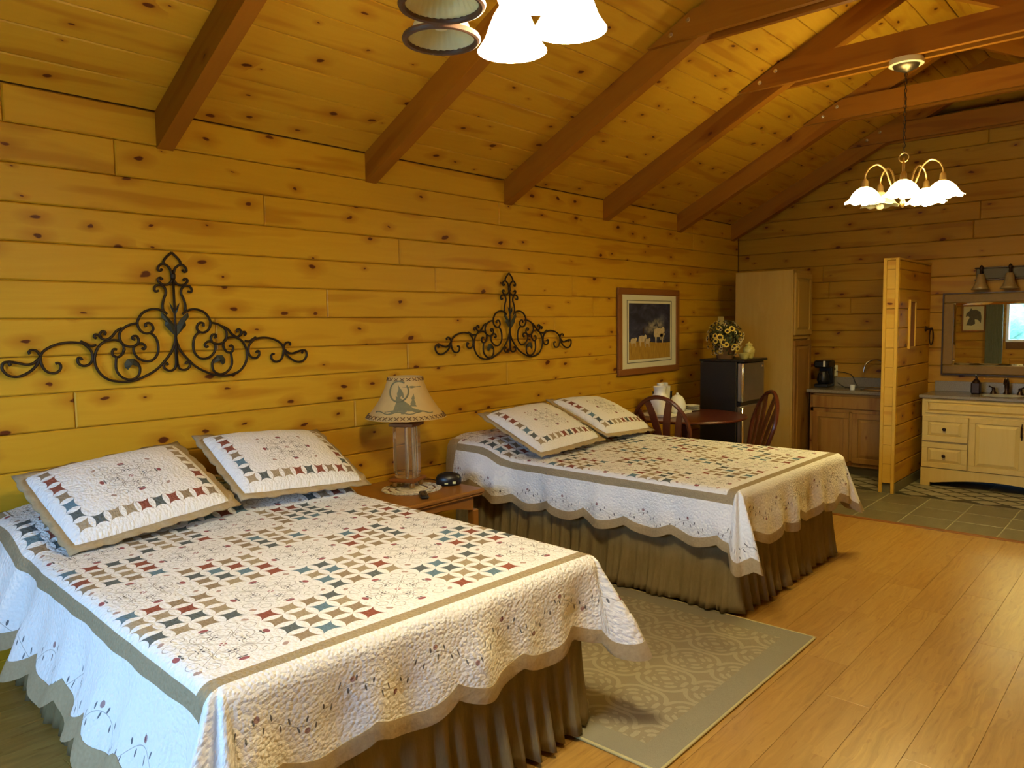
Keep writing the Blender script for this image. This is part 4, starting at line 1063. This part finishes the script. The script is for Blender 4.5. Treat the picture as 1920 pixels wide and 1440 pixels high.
for k, (dx, lab) in enumerate(((-.035, 'left white mug upside down on top of the black box'), (.042, 'right white mug on top of the black box'))):
    mg = thing('mug', lab, 'mug', (6.19 + dx, 3.66, .9290), 0, 'mugs on the black box')
    obj('cup', MB().lathe([(.001, 0), (.028, 0), (.031, .02), (.032, .075), (.028, .075), (.027, .01), (.001, .008)], 20), M['ceramic'] if k == 0 else M['ceramic_grey'], mg, True)
    obj('handle', MB().tube([(.030 + .020 * math.sin(PI * i / 8), 0, .062 - .048 * i / 8) for i in range(9)], .004, 6), M['ceramic'], mg, True)
pp_ = [(.001, 0), (.045, 0), (.070, .006), (.078, .010), (.078, .012), (.068, .009), (.043, .004), (.001, .004)]
pm = MB().lathe(pp_, 30).mesh('plate', 40); pm.materials.append(M['ceramic'])
pos_w = ('bottom', 'second from bottom', 'third from bottom', 'top')
for k in range(4):
    p = bpy.data.objects.new('plate', pm); C.objects.link(p); p.location = (6.30 + .002 * (k % 2), 3.42, .7505 + k * .0125)
    tag(p, f'small white plate, {pos_w[k]} of the stack in front of the refrigerator', 'plate', 'stacked white plates')
ppk = obj('napkin_stack', MB().box((0, 0, .012), (.11, .11, .024), .003), M['ceramic_grey']); ppk.location = (6.20, 3.52, .7505); tag(ppk, 'pale folded napkins in front of the black box on the table', 'napkins')

# ---------------------------------------------------------------- refrigerator with flowers
FX0, FX1, FY0, FY1, FZ = 6.75, 7.26, 3.13, 3.60, 1.205
fr = thing('refrigerator', 'black two-door refrigerator with steel doors beside the tall cabinet', 'refrigerator', ((FX0 + FX1) / 2, FY0, 0))
wd = FX1 - FX0
obj('body', MB().box((0, .25, .61), (wd, .38, 1.16), .008), M['fridge_black'], fr)
obj('top_cover', MB().box((0, .21, FZ - .010), (wd + .008, .47, .024), .006), M['black'], fr)
for nm, z0, z1 in (('freezer_door', .80, 1.18), ('fridge_door', .05, .765)):
    d_ = obj(nm, MB().box((0, .03, (z0 + z1) / 2), (wd - .01, .055, z1 - z0), .012), M['steel'], fr, True)
    obj('edge_strip', MB().box((-wd / 2 + .006, .0, (z0 + z1) / 2), (.035, .03, z1 - z0 - .01), .010), M['steel_bright'], d_, True)
obj('door_gap', MB().box((0, .045, .7825), (wd - .02, .05, .03)), M['black'], fr)
obj('badge', MB().box((wd / 2 - .06, .0015, 1.13), (.034, .004, .022), .001), M['steel_bright'], fr)
for sx in (-.2, .2): obj('foot', MB().lathe([(.018, 0), (.018, .035)], 10, (sx, .12, 0)).lathe([(.018, 0), (.018, .035)], 10, (sx, .42, 0)), M['black'], fr)
fz = FZ + .0025
fa = thing('flower_arrangement', 'mound of silk sunflowers and pale blossoms on the refrigerator', 'flowers', (6.875, 3.37, fz)); fa.scale = (1.08, 1.08, 1.10)
obj('basket', MB().lathe([(.001, 0), (.07, 0), (.085, .06), (.09, .10), (.08, .10), (.001, .07)], 20), M['brown_stitch'], fa, True)
rf = random.Random(9); CENT = Vector((0, 0, .172)); lv = MB()
for k in range(620):
    d = Vector((rf.gauss(0, 1), rf.gauss(0, 1), rf.gauss(0, 1))).normalized(); d.z = abs(d.z) if rf.random() < .6 else d.z
    p = CENT + Vector((d.x * .155, d.y * .155, d.z * .165)) * rf.uniform(.55, 1.0)
    if p.z < .02: p.z = .02 + rf.random() * .03
    u = d.orthogonal().normalized(); u.rotate(Matrix.Rotation(rf.uniform(0, 6.28), 3, d)); w = u.cross(d) * .010; L = rf.uniform(.03, .05)
    lv.add([p, p + u * L * .5 + w + d * .004, p + u * L, p + u * L * .5 - w + d * .004], [(0, 1, 2, 3)])
o_ = obj('leaves', lv, M['leaf_green'], fa); o_['kind'] = 'stuff'
def flower_mesh(R, m, n=12):
    mb = MB()
    for i in range(n):
        a = 2 * PI * i / n; c_, s_ = math.cos(a), math.sin(a); w = .30 * R
        mb.add([(R * .2 * c_, R * .2 * s_, .002), (R * .65 * c_ - w * s_ * .6, R * .65 * s_ + w * c_ * .6, .006), (R * c_, R * s_, .010), (R * .65 * c_ + w * s_ * .6, R * .65 * s_ - w * c_ * .6, .006)], [(0, 1, 2, 3)])
    me = mb.mesh('petals'); me.materials.append(m); return me
f1, f2 = flower_mesh(.031, M['petal']), flower_mesh(.020, M['petal_pale'], 9)
sd1 = MB().lathe([(.001, .0), (.012, .002), (.013, .008), (.008, .013), (.001, .014)], 10).mesh('flower_centre', 'all'); sd1.materials.append(M['seed'])
sd2 = MB().lathe([(.001, .0), (.007, .001), (.008, .005), (.001, .008)], 8).mesh('flower_centre', 'all'); sd2.materials.append(M['seed'])
for k in range(92):
    ga = PI * (3 - math.sqrt(5)) * k; zz = 1 - (k + .5) / 92 * 1.85; rr_ = math.sqrt(max(0, 1 - zz * zz)); d = Vector((rr_ * math.cos(ga), rr_ * math.sin(ga), zz))
    d = (d + Vector((rf.gauss(0, .2), rf.gauss(0, .2), rf.gauss(0, .2)))).normalized()
    q_ = rf.uniform(.86, 1.06); p = CENT + Vector((d.x * .16, d.y * .16, d.z * .165)) * q_
    big = rf.random() < .35
    b = bpy.data.objects.new('blossom', f1 if big else f2); C.objects.link(b); b.parent = fa
    q = d.to_track_quat('Z', 'Y'); b.rotation_mode = 'QUATERNION'; b.rotation_quaternion = q; b.location = p; s_ = rf.uniform(.8, 1.2); b.scale = (s_,) * 3
    e = bpy.data.objects.new('flower_centre', sd1 if big else sd2); C.objects.link(e); e.parent = b
gj = thing('ginger_jar', 'yellow-green glazed ginger jar at the right front of the refrigerator top', 'jar', (7.02, 3.19, fz))
obj('jar_body', MB().lathe([(.001, 0), (.034, 0), (.040, .010), (.052, .055), (.056, .085), (.046, .110), (.030, .118), (.030, .126)], 24), M['jar_glaze'], gj, 'all')
obj('jar_lid', MB().lathe([(.033, .124), (.034, .135), (.022, .148), (.006, .152), (.009, .160), (.001, .164)], 20), M['jar_glaze'], gj, 'all')
bs = thing('ceramic_dish', 'small yellow glazed dish in front of the flowers on the refrigerator', 'dish', (6.86, 3.165, fz))
obj('dish_body', MB().lathe([(.001, 0), (.030, 0), (.034, .012), (.058, .055), (.060, .060), (.054, .058), (.028, .016), (.001, .014)], 20), M['jar_glaze'], bs, 'all')
cd = obj('card', MB().box((0, 0, .055), (.20, .004, .11), .001, Matrix.Rotation(.18, 4, 'Z')), M['card']); cd.location = (7.33, 3.56, 1.56)
cd.location = (7.20, 3.575, fz); tag(cd, 'small cream card standing tall behind the flowers', 'card')
cd.scale = (1, 1, 3.75)

# ---------------------------------------------------------------- cabinets
def raised_door(parent, name, cx, cz, w, h, m, knob=None, fr_=.055, th=.02):
    """door in the local xz plane facing -y, front face at y=-th"""
    mb = MB(); W_, H_ = w / 2, h / 2
    mb.box((cx, -th / 2, cz + H_ - fr_ / 2), (w, th, fr_), .003).box((cx, -th / 2, cz - H_ + fr_ / 2), (w, th, fr_), .003)
    mb.box((cx - W_ + fr_ / 2, -th / 2, cz), (fr_, th, h - 2 * fr_ + .001), .003).box((cx + W_ - fr_ / 2, -th / 2, cz), (fr_, th, h - 2 * fr_ + .001), .003)
    d_ = obj(name, mb, m, parent)
    iw, ih = W_ - fr_, H_ - fr_; b = min(.032, iw * .4, ih * .4)
    vs = [(cx + sx * iw, -.006, cz + sz * ih) for sx, sz in ((-1, -1), (1, -1), (1, 1), (-1, 1))] + [(cx + sx * (iw - b), -th + .001, cz + sz * (ih - b)) for sx, sz in ((-1, -1), (1, -1), (1, 1), (-1, 1))]
    obj('panel', MB().add(vs, [(i, (i + 1) % 4, (i + 1) % 4 + 4, i + 4) for i in range(4)] + [(4, 5, 6, 7), (3, 2, 1, 0)]), m, d_)
    return d_
def knob(parent, x, z, y=-.02, m='bronze'):
    obj('knob', MB().lathe([(.006, 0), (.006, .012), (.014, .018), (.016, .024), (.010, .030), (.001, .031)], 16, mat=frame((x, y, z), (1, 0, 0), (0, 0, 1))), M[m], parent, True)
# tall pantry cabinet: side panel faces the beds, doors face the room
tc_ = thing('pantry_cabinet', 'tall light oak pantry cabinet standing right of the refrigerator', 'cabinet', (7.84, 3.00, 0))
obj('carcass', MB().box((0, .31, 1.10), (.48, .60, 1.96), .003), M['cab_oak'], tc_)
obj('plinth', MB().box((0, .33, .06), (.46, .54, .12)), M['cab_hickory'], tc_)
obj('face_frame', MB().box((-.222, -.004 + .006, 1.10), (.036, .02, 1.96), .002).box((.222, .002, 1.10), (.036, .02, 1.96), .002).box((0, .002, 2.06), (.45, .02, .04), .002).box((0, .002, .14), (.45, .02, .04), .002).box((0, .002, 1.40), (.45, .02, .04), .002), M['cab_oak'], tc_)
for o3, (cz, h) in zip((0, 1), ((1.735, .63), (.755, 1.22))):
    d_ = raised_door(tc_, 'door', 0, cz, .44, h, M['cab_hickory'] if cz < 1 else M['cab_oak']); d_.location = (0, -.009, 0)
# kitchen base cabinet against the gable wall
kb = thing('kitchen_cabinet', 'hickory base cabinet with two panel doors under the kitchenette counter', 'cabinet', (7.87, 2.51, 0)); kb.rotation_euler = (0, 0, -PI / 2)
# local: x -> world -y, y -> world +x
obj('carcass', MB().box((0, .25, .46), (.78, .48, .73)), M['cab_hickory'], kb)
obj('toe_kick', MB().box((0, .30, .05), (.78, .38, .10)), M['slate'], kb)
obj('face_frame', MB().box((0, .004, .815), (.78, .016, .025), .002).box((0, .004, .655), (.78, .016, .04), .002).box((-.375, .004, .46), (.035, .016, .72), .002).box((.375, .004, .46), (.035, .016, .72), .002).box((.01, .004, .40), (.04, .016, .5), .002), M['cab_hickory'], kb)
dd = obj('drawer_front', MB().box((0, -.012, .738), (.74, .02, .125), .006), M['cab_hickory'], kb)
raised_door(kb, 'door', -.18, .385, .36, .50, M['cab_hickory']); raised_door(kb, 'door', .20, .385, .34, .50, M['cab_hickory'])
kc = thing('countertop', 'granite counter of the kitchenette with backsplash', 'counter', (0, 0, 0))
obj('slab', MB().box((8.105, 2.505, .845), (.53, .86, .032), .004), M['granite'], kc)
obj('backsplash', MB().box((8.361, 2.505, .911), (.02, .86, .10), .002), M['granite'], kc)
sk = thing('sink', 'small steel sink set into the kitchenette counter', 'sink', (8.12, 2.33, .8625))
obj('rim', MB().tube([(.15 * math.cos(a) * (1 + .12 * abs(math.sin(2 * a))), .14 * math.sin(a) * (1 + .12 * abs(math.sin(2 * a))), .004) for a in [i * 2 * PI / 40 for i in range(40)]], .005, 6, True), M['steel_bright'], sk, True)
obj('basin', MB().lathe([(.001, .0012), (.135, .0012), (.14, .003), (.001, .0028)], 32), M['steel'], sk, True)
fc = thing('kitchen_faucet', 'chrome gooseneck faucet over the kitchenette sink', 'faucet', (8.305, 2.30, .8625))
obj('base', MB().lathe([(.026, 0), (.026, .01), (.014, .03), (.012, .05)], 16), M['steel_bright'], fc, True)
obj('spout', MB().tube([(0, 0, .04), (0, 0, .16)] + [(-.075 * (1 - math.cos(a)) * .7, .13 * (1 - math.cos(a)) * .5 * 1.4, .20 + .095 * math.sin(a)) for a in [i * PI / 14 for i in range(14)]] + [(-.105, .184, .185), (-.105, .186, .165)], .009, 10), M['steel_bright'], fc, True)
obj('lever', MB().tube([(.0, -.01, .05), (.0, -.06, .075)], .006, 8), M['steel_bright'], fc, True)
cm = thing('coffee_maker', 'black drip coffee maker at the left end of the kitchenette counter', 'coffee maker', (8.18, 2.875, .8620)); cm.rotation_euler = (0, 0, -PI / 2)
obj('base', MB().box((0, 0, .018), (.15, .20, .036), .01), M['black'], cm, True)
obj('tower', MB().box((0, .075, .13), (.14, .07, .20), .01), M['black'], cm, True)
obj('brew_head', MB().box((0, .0, .245), (.155, .21, .075), .015), M['black'], cm, True)
obj('carafe', MB().lathe([(.001, .038), (.05, .038), (.062, .07), (.06, .12), (.045, .155), (.045, .17)], 24, (0, -.03, 0)), M['fridge_black'], cm, 'all')
obj('carafe_handle', MB().tube([(0, -.085, .15), (0, -.125, .14), (0, -.125, .08), (0, -.09, .06)], .007, 6), M['black'], cm, True)
obj('label_strip', MB().box((.035, -.107, .25), (.022, .003, .06)), M['ceramic'], cm)
oc = obj('coffee_cable', MB().tube(catmull([(8.285, 2.77, .90), (8.20, 2.68, .870), (8.12, 2.62, .868), (8.24, 2.56, .870), (8.315, 2.60, .90), (8.352, 2.66, .99), (8.350, 2.81, 1.02)]), .0035, 6), M['black']); tag(oc, 'black cable looping from the coffee maker to the wall outlet', 'cable')
ol = thing('wall_outlet', 'ivory wall outlet above the kitchenette counter', 'outlet', (XB - .006, 2.84, 1.025))
obj('plate', MB().box((0, 0, 0), (.008, .075, .12), .003), M['outlet'], ol)
obj('plug', MB().box((-.016, 0, .02), (.03, .03, .03), .006), M['black'], ol, True); obj('socket', MB().box((-.005, 0, -.03), (.003, .035, .03), .001), M['mat_board'], ol)
sc_ = lathe_thing('small_cup', [(.001, 0), (.022, 0), (.026, .05), (.023, .05), (.020, .006), (.001, .006)], M['ceramic'], (7.97, 2.52, .8615), 'small white cup at the front edge of the kitchenette counter', 'cup')

# vanity
VX, VY = 7.86, 1.24
vn = thing('vanity_cabinet', 'pale maple bathroom vanity with drawers and arched base', 'vanity', (VX, VY, 0)); vn.rotation_euler = (0, 0, -PI / 2)
obj('carcass', MB().box((0, .26, .475), (1.22, .50, .70)), M['vanity_wood'], vn)
n = 24; P = [(-.61, .17), (-.61, 0), (-.53, 0), (-.53, .035)] + [(-.50 + 1.0 * i / n, .035 + .055 * math.sin(PI * i / n)) for i in range(n + 1)] + [(.53, .035), (.53, 0), (.61, 0), (.61, .17)]
obj('arched_base', MB().prism(P, .02, frame((0, .01, 0), (1, 0, 0), (0, 0, 1))).box((-.60, .27, .06), (.02, .48, .12)).box((.60, .27, .06), (.02, .48, .12)), M['vanity_wood'], vn)
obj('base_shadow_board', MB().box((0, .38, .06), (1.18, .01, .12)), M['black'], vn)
obj('top_rail', MB().box((0, .0, .742), (1.22, .02, .166), .002), M['vanity_wood'], vn)
dp = raised_door(vn, 'false_front', 0, .752, 1.16, .125, M['vanity_wood'], fr_=.022); dp.location = (0, -.004, 0)
for k, xx in ((0, -.415), (1, .415)):
    for zz in (.545, .295):
        d_ = raised_door(vn, 'drawer', xx, zz, .375, .235, M['vanity_wood'], fr_=.050); knob(d_, xx, zz, -.018)
dv = raised_door(vn, 'door', 0, .42, .435, .49, M['vanity_wood'], fr_=.050)
obj('handle', MB().tube(catmull([(.185, -.022, .635), (.185, -.042, .615), (.185, -.046, .565), (.185, -.042, .515), (.185, -.022, .495)]), [.004] * 6 + [.008] * 9 + [.004] * 6, 8), M['bronze'], dv, True)
vt = thing('stone_counter', 'speckled granite top of the vanity with backsplash', 'counter', (0, 0, 0))
obj('slab', MB().box((8.10, VY, .843), (.55, 1.27, .028), .004), M['granite'], vt)
obj('backsplash', MB().box((8.360, VY, .907), (.02, 1.24, .10), .002), M['granite'], vt)
vs_ = thing('vanity_sink', 'oval sink set into the vanity top', 'sink', (8.08, VY, .8573))
obj('basin', MB().lathe([(.001, .001), (.16, .001), (.165, .003), (.001, .0025)], 32), M['ceramic_grey'], vs_, True)
sp = thing('soap_dispenser', 'dark bronze square soap dispenser on the vanity', 'soap dispenser', (8.18, 1.475, .8575))
obj('bottle', MB().box((0, 0, .055), (.078, .078, .11), .010).lathe([(.036, .105), (.028, .125), (.012, .140)], 16), M['bronze'], sp, True)
obj('pump', MB().lathe([(.010, .138), (.010, .160), (.005, .162), (.005, .185), (.001, .186)], 12).tube([(0, 0, .180), (-.035, 0, .176)], .005, 8), M['bronze'], sp, True)
vf = thing('vanity_faucet', 'dark bronze three-piece faucet on the vanity', 'faucet', (8.24, VY, .8575))
obj('spout', MB().lathe([(.030, 0), (.028, .01), (.018, .03), (.018, .07)], 16).tube([(0, 0, .06), (-.005, 0, .11), (-.03, 0, .135), (-.07, 0, .13), (-.10, 0, .105)], [.020, .021, .020, .017, .014], 10), M['bronze'], vf, True)
for dy in (-.105, .105):
    obj('handle', MB().lathe([(.028, 0), (.026, .012), (.014, .035), (.016, .05), (.008, .062), (.001, .064)], 16, (0, dy, 0)).tube([(0, dy, .055), (-.01, dy * 1.35, .075)], .006, 8), M['bronze'], vf, True)
# mirror
mr = thing('mirror', 'wide mirror in a brown wooden frame over the vanity', 'mirror', (XB - .022, 1.215, 1.415))
mw, mh, mf = .585, .385, .085
obj('frame', MB().box((0, 0, mh - mf / 2), (.04, 2 * mw, mf), .008).box((0, 0, -mh + mf / 2), (.04, 2 * mw, mf), .008).box((0, mw - mf / 2, 0), (.04, mf, 2 * mh - 2 * mf), .006).box((0, -mw + mf / 2, 0), (.04, mf, 2 * mh - 2 * mf), .006), M['mirror_frame'], mr)
obj('frame_edge', MB().box((.002, 0, mh + .006), (.034, 2 * mw + .024, .012)).box((.002, 0, -mh - .006), (.034, 2 * mw + .024, .012)).box((.002, mw + .006, 0), (.034, .012, 2 * mh)).box((.002, -mw - .006, 0), (.034, .012, 2 * mh)), M['bronze'], mr)
gy, gz = mw - mf, mh - mf; bv = .022
vsm = [(-.004, sy * gy, sz * gz) for sy, sz in ((-1, -1), (1, -1), (1, 1), (-1, 1))] + [(-.006, sy * (gy - bv), sz * (gz - bv)) for sy, sz in ((-1, -1), (1, -1), (1, 1), (-1, 1))] + [(.004, sy * gy, sz * gz) for sy, sz in ((-1, -1), (1, -1), (1, 1), (-1, 1))]
obj('mirror_glass', MB().add(vsm, [(4, 5, 6, 7), (11, 10, 9, 8)] + [(i, (i + 1) % 4, (i + 1) % 4 + 4, i + 4) for i in range(4)] + [(i, (i + 1) % 4, (i + 1) % 4 + 8, i + 8) for i in range(4)]), M['mirror'], mr)
# vanity light bar with four bell shades
vl = thing('vanity_light', 'bronze bar light with unlit amber bell shades above the mirror', 'wall light', (XB - .0, 1.14, 1.97))
obj('backplate', MB().box((-.015, 0, .015), (.03, .80, .105), .008), M['plate_grey'], vl)
obj('bar_edge', MB().box((-.02, 0, .070), (.04, .82, .012), .003).box((-.02, 0, -.040), (.04, .82, .012), .003), M['bronze'], vl)
for k in range(4):
    y = .345 - .23 * k
    ar = obj('arm', MB().tube([(-.02, y, .02), (-.07, y, .05), (-.10, y, .045), (-.105, y, .01)], .009, 8).lathe([(.012, .05), (.018, .065), (.012, .085), (.001, .095)], 12, (-.085, y, 0)), M['bronze'], vl, True)
    s_ = MB().lathe([(.026, .02), (.034, .0), (.044, -.06), (.060, -.10), (.078, -.125), (.074, -.125), (.056, -.10), (.040, -.06), (.030, .0)], 24, (-.105, y, -.01), cap=False)
    obj('bell_shade', s_, M['amber_bell'], ar, 'all')
# things on the partition
pp2 = thing('small_picture', 'narrow framed picture hung on the partition beside the vanity', 'picture', (7.70, 1.927, 1.52))
obj('frame', MB().box((0, -.008, .215), (.20, .022, .02)).box((0, -.008, -.215), (.20, .022, .02)).box((-.092, -.008, 0), (.018, .022, .42)).box((.092, -.008, 0), (.018, .022, .42)), M['post_wood'], pp2)
obj('print', MB().box((0, -.004, 0), (.17, .01, .41)), M['frame_wood'], pp2)
trg = thing('towel_ring', 'dark bronze towel ring on the partition beside the mirror', 'towel ring', (8.20, 1.925, 1.47))
obj('mount', MB().lathe([(.028, 0), (.024, .012), (.010, .02), (.012, .055), (.018, .06), (.001, .066)], 16, mat=frame((0, 0, 0), (1, 0, 0), (0, 0, 1))), M['bronze'], trg, True)
obj('ring', MB().tube([(.070 * math.sin(a), -.055, -.075 + .080 * math.cos(a)) for a in [i * 2 * PI / 32 for i in range(32)]], .006, 8, True), M['bronze'], trg, True)

# ---------------------------------------------------------------- light fittings
def bell(R, H, flip=1):
    outer = [(R * .24, 0), (R * .34, -H * .08), (R * .52, -H * .28), (R * .66, -H * .52), (R * .78, -H * .76), (R * .92, -H * .92), (R, -H)]
    return outer + [(r - .004, z - (.0 if i else 0)) for i, (r, z) in list(enumerate(outer))[::-1]]
def ribbed(R, H, c):
    mb = MB(); n = 96; pr = bell(R, H); vs = []
    for r_, z_ in pr:
        for i in range(n):
            b = 2 * PI * i / n; w = r_ + .0016 * math.sin(b * 32) * (r_ / R); vs.append((c[0] + w * math.cos(b), c[1] + w * math.sin(b), c[2] + z_))
    return mb.add(vs, [(j * n + i, j * n + (i + 1) % n, (j + 1) * n + (i + 1) % n, (j + 1) * n + i) for j in range(len(pr) - 1) for i in range(n)])
ca = thing('ceiling_light', 'five-shade pewter light fitting hanging at the top of the picture', 'ceiling light', (1.60, 1.46, 0))
ZR = 2.395; HS = .145; RS = .105
obj('stem', MB().lathe([(.012, 2.60), (.012, 3.70)], 12).lathe([(.001, 2.50), (.03, 2.51), (.055, 2.56), (.05, 2.64), (.03, 2.70), (.012, 2.72)], 24), M['pewter'], ca, True)
obj('canopy', MB().lathe([(.07, 3.70), (.065, 3.66), (.02, 3.64)], 24), M['pewter'], ca, True)
for k, deg in enumerate((174, 101, 32, -37, -108)):
    a = math.radians(deg); c_, s_ = math.cos(a), math.sin(a); R0 = .20
    lit = k >= 2
    arm = obj('arm', MB().tube(catmull([(.03 * c_, .03 * s_, 2.60), (.10 * c_, .10 * s_, 2.68), (R0 * c_, R0 * s_, 2.67), (R0 * c_, R0 * s_, 2.62)]), .009, 8), M['pewter'], ca, True)
    obj('socket', MB().lathe([(.022, 2.63), (.036, 2.615), (.036, 2.555), (.040, 2.55), (.040, 2.535)], 20, (R0 * c_, R0 * s_, 0)), M['pewter'], arm, True)
    sh_ = obj('glass_shade', MB().lathe(bell(RS, HS), 36, (R0 * c_, R0 * s_, ZR + HS), cap=False) if lit else ribbed(RS, HS, (R0 * c_, R0 * s_, ZR + HS)), M['lit_A'] if lit else M['frosted'], ca, 'all')
    if not lit:
        obj('rim', MB().tube([(R0 * c_ + RS * math.cos(b), R0 * s_ + RS * math.sin(b), ZR + .0035) for b in [i * 2 * PI / 40 for i in range(40)]], .0098, 8, True), M['rim_brown'], sh_, True)
    obj('bulb', MB().lathe([(.001, -.118), (.018, -.112), (.028, -.09), (.028, -.07), (.016, -.045), (.013, -.02), (.013, 0)], 16, (R0 * c_, R0 * s_, ZR + HS)), M['bulb_A'] if lit else M['unlit_bulb'], arm, 'all')
cc = thing('chandelier', 'brass chandelier with flared white shades hanging in front of the far gable', 'chandelier', (5.70, 1.50, 0))
obj('ceiling_ring', MB().lathe([(.105, 3.31), (.108, 3.275), (.095, 3.268), (.085, 3.275)], 32), M['outlet'], cc, True)
obj('canopy', MB().lathe([(.085, 3.275), (.075, 3.255), (.03, 3.235), (.010, 3.225)], 28), M['pewter'], cc, True)
ch = MB(); z = 3.225; k = 0
while z > 2.70:
    ch.tube([((.008 * math.cos(b) if k % 2 else 0), (0 if k % 2 else .008 * math.cos(b)), z - .014 + .016 * math.sin(b)) for b in [i * 2 * PI / 10 for i in range(10)]], .0022, 5, True); z -= .026; k += 1
o_ = obj('chain', ch, M['bronze'], cc, True)
obj('cord', MB().tube([(.006 * math.sin(i), .006 * math.cos(i), 3.23 - .53 * i / 24) for i in range(25)], .002, 5), M['black'], cc)
obj('top_ring', MB().tube([(0, .030 * math.sin(b), 2.665 + .030 * math.cos(b)) for b in [i * 2 * PI / 24 for i in range(24)]], .004, 8, True), M['brass'], cc, True)
obj('column', MB().lathe([(.006, 2.64), (.010, 2.62), (.008, 2.56), (.022, 2.53), (.030, 2.49), (.018, 2.45), (.012, 2.38), (.020, 2.36), (.014, 2.34), (.001, 2.325)], 20), M['brass'], cc, True)
RC = .245
for k in range(5):
    a = math.radians(72 * k + 123); c_, s_ = math.cos(a), math.sin(a); lit = k != 4
    P = [(.018, 2.42), (.055, 2.44), (.09, 2.52), (.115, 2.585), (.165, 2.625), (.215, 2.605), (.243, 2.56), (.245, 2.515)]
    arm = obj('arm', MB().tube(catmull([(r * c_, r * s_, z) for r, z in P]), .006, 8), M['brass'], cc, True)
    obj('socket', MB().lathe([(.010, 2.53), (.020, 2.515), (.022, 2.48), (.026, 2.47)], 16, (RC * c_, RC * s_, 0)), M['brass'], arm, True)
    n = 40; pr = [(.024, 2.475), (.050, 2.462), (.078, 2.435), (.096, 2.405), (.112, 2.385), (.128, 2.378)]
    mb = MB(); vs = []
    for (r, z) in pr + [(r - .003, z - .001) for r, z in pr[::-1]]:
        for i in range(n):
            b = 2 * PI * i / n; w = 1 + (.05 * math.cos(8 * b) * max(0, (r - .06) / .07)); vs.append((RC * c_ + r * w * math.cos(b), RC * s_ + r * w * math.sin(b), z - .006 * math.cos(8 * b) * max(0, (r - .08) / .05)))
    m_ = len(pr) * 2
    mb.add(vs, [(j * n + i, j * n + (i + 1) % n, (j + 1) * n + (i + 1) % n, (j + 1) * n + i) for j in range(m_ - 1) for i in range(n)])
    obj('glass_shade', mb, M['lit_B'] if lit else M['frosted'], cc, 'all')
    obj('bulb', MB().lathe([(.001, -.125), (.020, -.118), (.028, -.095), (.024, -.06), (.013, -.03), (.013, 0)], 16, (RC * c_, RC * s_, 2.475)), M['bulb_B'] if lit else M['unlit_bulb'], arm, 'all')
